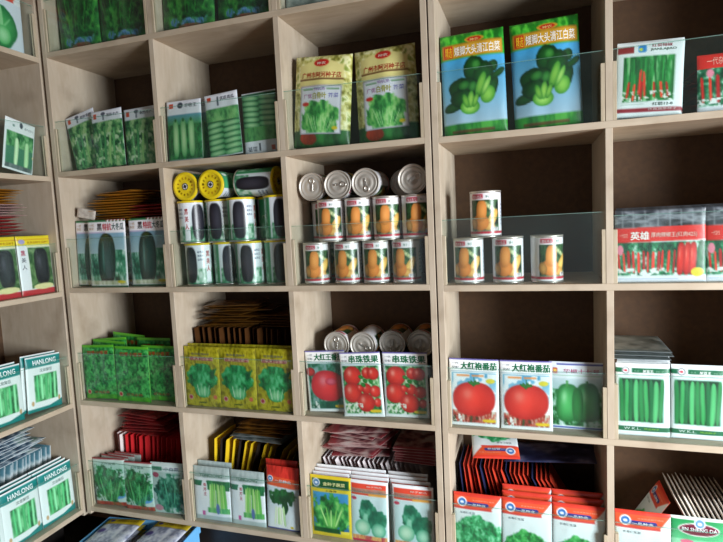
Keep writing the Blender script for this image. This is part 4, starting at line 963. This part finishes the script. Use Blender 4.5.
packet(m(3, 3), 'tomato_big', .074, .028, .5, 3, 'packet with one big round tomato beside the dark vertical gap', g)
packet(m(3, 3), 'tomato_big', .204, .028, 0, 3, 'packet with one big round tomato next to the green pepper packet', g)
packet(m(3, 3), 'green_pepper', .322, .044, .5, 3, 'packet with two glossy green bell peppers')
g = 'long bean packets'
packet(m(3, 4), 'long_beans', .072, .034, 0, 3, 'white long bean packet left of two, beside the divider', g)
packet(m(3, 4), 'long_beans', .188, .034, .5, 3, 'white long bean packet right of two, near the picture edge', g)
for k in range(4): packet(m(3, 4), 'long_beans', .074, .052 + .018 * k, 0, 3, 'long bean packet standing behind the left one beneath the silver stack', 'long bean packets in stock')
flat_pile(m(3, 4), 'silver_flat', .078, .052, .1795, 3, 'silver packet stacked flat on the long bean packets', 'silver packets stacked flat', 2, seed=31, spread=.004)
g = 'teal headed bean packets on the upper corner shelf'
for x, tl, l in ((.408 - .094, 4.5, 'teal headed bean packet on the upper of two shelves, nearest the corner'), (.408 - .232, 2, 'teal headed bean packet on the upper of two shelves, second from the corner')):
    packet(wg(3), 'hanlong', x, .030, tl, 4, l, g)
    packet(wg(3), 'hanlong', x - .003, .046, tl, 4, 'white packet edge behind the ' + l.replace('teal headed ', 'teal ').replace(' on the upper of two shelves', ', upper shelf'), 'teal headed packets behind, upper shelf', sz=1.03)

# ------------------------------------------------------------------ row 4
g = 'spinach packets'
packet(m(4, 0), 'spinach', .080, .026, -3, 3, 'red edged spinach packet beside the left side panel', g, sx=1.2)
packet(m(4, 0), 'spinach', .205, .026, -1.5, 3, 'red edged spinach packet, middle of the row', g, sx=1.04, sz=1.0)
packet(m(4, 0), 'teal_greens', .320, .028, -2, 3, 'teal packet of leafy greens with a grey header', sx=1.05)
for k in range(3): packet(m(4, 0), 'spinach', .10 + .03 * k, .048 + .017 * k, 2 - k, 3, 'red topped packet behind the front spinach packets, ' + nth(k, 3, 'front'), 'spinach packets standing behind', sz=.985)
file_row(m(4, 0), 'red_white_file', .045, .060, 2, -1, 1, .105, 'red and white packet filed on edge behind the spinach packets', 'red and white packets filed on edge', seed=2)
file_row(m(4, 0), 'red_file', .078, .345, 15, 2, 8, .105, 'red packet filed on edge behind the spinach packets', 'red packets filed on edge', seed=3)
flat_pile(m(4, 0), 'dark_red_flat', .15, .105, .2195, 7, 'red packet lying on the filed red packets', 'red packets lying on the filed ones', 10, seed=41, side=True)
g = 'celery packets'
packet(m(4, 1), 'celery', .079, .028, -.5, 3, 'celery packet with a grey green header, left of two', g, sx=1.05)
packet(m(4, 1), 'celery', .206, .028, 0, 3, 'celery packet with a grey green header, beside the red topped packet', g, sx=.95)
packet(m(4, 1), 'celery', .082, .046, 0, 3, 'celery packet behind the left one, grey top edge showing', None, sz=1.04)
packet(m(4, 1), 'red_choysum', .322, .028, 1.5, 3, 'white packet with orange red header and a leafy stem')
packet(m(4, 1), 'red_choysum', .322, .046, 0, 3, 'red topped packet edge behind the leafy stem packet', None, sz=1.05)
for i, o in enumerate(file_row(m(4, 1), 'yellow_black_file', .030, .265, 16, 5, 30, .095, 'black packet with yellow edge filed behind the celery packets', 'yellow edged packets filed aslant', seed=4, y_jit=.004)):
    if i % 3 != 1: o.data = dmesh('yellow_file')[0]
flat_pile(m(4, 1), 'silver_flat', .215, .080, .2425, 2, 'grey packet lying on the slanting yellow edged packets', 'grey packets on top of the filed ones', 10, seed=42, side=True)
flat_pile(m(4, 1), 'gold_foil', .235, .080, .2590, 5, 'brown packet piled above the slanting yellow edged packets', 'brown packets on top of the filed ones', 8, seed=43, side=True)
packet(m(4, 2), 'yellow_pakchoi', .073, .030, .5, 3, 'yellow bordered packet of green pak choi')
g = 'red headed pak choi packets'
packet(m(4, 2), 'red_pakchoi', .193, .030, .5, 3, 'white pak choi packet with red header, left of two', g, sx=.97)
packet(m(4, 2), 'red_pakchoi', .320, .030, 0, 3, 'white pak choi packet with red header, right of two beside the gap', g)
for x, kk in ((.070, 'red_pakchoi'), (.193, 'red_pakchoi'), (.312, 'red_pakchoi')):
    for k in range(3): packet(m(4, 2), kk, x + random.Random(k + int(x * 99)).uniform(-.006, .006), .047 + .0155 * k, 0, 3, 'white packet top behind the ' + {7: 'yellow bordered', 19: 'left red headed', 31: 'right red headed'}[int(x * 100)] + ' pak choi packet, ' + nth(k, 3, 'front'), 'white topped pak choi packets behind', sz=1.01 + .02 * k)
file_row(m(4, 2), 'plum_file', .088, .380, 22, -20, -17, .115, 'white edged dark packet filed behind the pak choi packets', 'white edged dark packets filed aslant', seed=5)
flat_pile(m(4, 2), 'plum_flat', .135, .110, .2080, 10, 'plum and white packet piled above the pak choi packets', 'plum and white packets in the loose pile', 15, seed=44, side=True, spread=.03)
flat_pile(m(4, 2), 'plum_flat', .312, .098, .2080, 6, 'plum packet in the pile beside the dark vertical gap', 'plum packets piled by the gap', 5, seed=45, spread=.004)
g = 'orange red headed packets'
packet(m(4, 3), 'red_header_chive', .071, .028, .8, 3, 'orange headed packet with chive like green leaves, left of three', g)
packet(m(4, 3), 'red_header_round', .197, .028, .5, 3, 'orange headed packet with round green leaves, middle of three', g)
packet(m(4, 3), 'red_header_round', .322, .028, .8, 3, 'orange headed packet with round green leaves, right of three', g)
for x in (.200, .322):
    for k in range(2): packet(m(4, 3), 'red_header_round', x, .045 + .017 * k, 0, 3, 'orange top edge behind the ' + ('middle' if x < .25 else 'right') + ' orange headed packet, ' + nth(k, 2, 'front'), 'orange headed packets behind', sz=1.04 + .05 * k)
for k, (key, l, gg) in enumerate((('navy_file', 'navy packet filed behind the orange headed ones', 'navy packets filed aslant'), ('orange_navy_file', 'orange packet filed behind the orange headed ones', 'orange edged packets filed aslant'))):
    me, w, h, t = dmesh(key); n = 22; rg = random.Random(7)
    for i in range(n):
        isnavy = i < 1 or i % 6 == 5
        if (k == 0) != isnavy: continue
        f = i / (n - 1); a = R(-5 - 25 * f); o = link('seed_packet', me)
        o.matrix_world = m(4, 3) @ Matrix.Translation((.042 + .335 * f, .088 + w / 2 + rg.uniform(-.008, .008), t / 2 * abs(math.sin(a)) + .0006)) @ Matrix.Rotation(a, 4, 'Y') @ Matrix.Rotation(R(-90), 4, 'Z')
        put(o, l + ', ' + ORD[i] + ' in the row', 'seed packet', gg)
o = link('seed_packet', dmesh('red_header_chive')[0]); put(o, 'packet with orange header lying over the slanting packets at the left', 'seed packet')
o.matrix_world = m(4, 3) @ Matrix.Translation((.100, .238, .325)) @ Matrix.Rotation(R(188), 4, 'Z') @ Matrix.Rotation(R(-110), 4, 'X')
flat_pile(m(4, 3), 'navy_file', .262, .10, .2480, 1, 'navy packet lying across the slanting packets', None, 6, seed=47, side=True, spread=.01, tilt=-4)
packet(m(4, 4), 'red_header_pale', .071, .030, .3, 3, 'orange headed packet on the lower right shelf beside the divider', None)
packet(m(4, 4), 'jin_sheng_da', .189, .030, 0, 3, 'green packet with white lettering on a dark red oval, beside the orange headed one')
me, w, h, t = dmesh('red_header_round')
o = link('seed_packet', me); put(o, 'red and green packet propped like a tent at the end of the slanting row', 'seed packet')
o.matrix_world = m(4, 4) @ Matrix.Translation((.060, .13 + w / 2, .006)) @ Matrix.Rotation(R(32), 4, 'Y') @ Matrix.Rotation(R(-90), 4, 'Z')
file_row(m(4, 4), 'white_back_file', .250, .375, 12, -26, -27, .125, 'pale packet in the slanting row, lower right shelf', 'pale packets slanting on the lower right shelf', seed=8)
g = 'teal headed bean packets on the lower corner shelf'
for x, tl, l in ((.408 - .083, 0, 'teal headed bean packet on the bottom corner shelf, nearest the corner'), (.408 - .211, 0, 'teal headed bean packet on the bottom corner shelf, second from the corner'), (.408 - .334, 0, 'teal headed bean packet on the bottom corner shelf, at the picture edge')):
    packet(wg(4), 'hanlong', x, .030, tl, 3, l, g)
    for k in range(2): packet(wg(4), 'hanlong', x - (.004 if x > .1 else 0), .046 + .016 * k, tl, 3, ('nearer', 'farther')[k] + ' white edge behind the ' + l.replace('teal headed ', 'teal ').replace(' on the bottom corner shelf', ', bottom shelf'), 'teal headed packets behind, bottom shelf', sz=1.03 + .02 * k)
file_row(wg(4), 'blue_white_file', .120, .362, 16, 10, 4, .105, 'pale blue packet filed behind the bottom teal headed packets', 'pale blue packets filed on edge', seed=9)
flat_pile(wg(4), 'blue_white_flat', .245, .100, .2235, 9, 'blue and white packet piled above the filed pale blue ones', 'blue and white packets in the pile', 10, seed=48, side=True, spread=.03)

# ------------------------------------------------------------------ blue box on the counter
root = empty('open_box'); put(root, 'shallow open blue box of packets on the shade dark counter', 'box')
root.matrix_world = Matrix.Translation((.216, -.080, -.9696)) @ Matrix.Rotation(R(6), 4, 'Z')
bw, bd, bh = .168, .150, .168
b = MB(); b.box(-bw, bw, -bd, bd, 0, .003); b.build('base', M_bluebox, root)
b = MB(); b.box(-bw + .004, bw - .004, -bd + .004, bd - .004, .106, .110); b.build('tray_insert', M_bluebox, root)
for (x0, x1, y0, y1) in ((-bw, bw, bd - .003, bd), (-bw, bw, -bd, -bd + .003)):
    b = MB(); b.box(x0, x1, y0, y1, .003, bh); b.build('side', M_bluebox, root)
for (x0, x1, y0, y1) in ((-bw, -bw + .003, -bd + .003, bd - .003), (bw - .003, bw, -bd + .003, bd - .003)):
    b = MB(); b.box(x0, x1, y0, y1, .003, bh); b.build('side', M_bluebox, root)
for (x0, x1, y0, y1) in ((-bw - .004, bw + .004, bd + .0002, bd + .004), (-bw - .004, -bw - .0002, -bd, bd), (bw + .0002, bw + .004, -bd, bd)):
    b = MB(); b.box(x0, x1, y0, y1, bh - .03, bh + .001); b.build('rim', M_bluebox, root)
BM = root.matrix_world.copy()
for k, (x, l) in enumerate(((-.080, 'yellow headed packet lying in the blue box, left of two'), (.080, 'yellow headed packet lying in the blue box, right of two'))):
    for q in range(4):
        me, w, h, t = dmesh('box_packet'); o = link('seed_packet', me); top = q == 3
        o.matrix_world = BM @ Matrix.Translation((x, -.048, .1195 + q * .0172)) @ Matrix.Rotation(R((3, -3)[k]), 4, 'Z') @ Matrix.Rotation(R(-90), 4, 'X')
        put(o, l if top else 'yellow headed packet lying under the top ones in the blue box', 'seed packet', None if top else 'packets lying in the blue box')
bpy.context.view_layer.update()
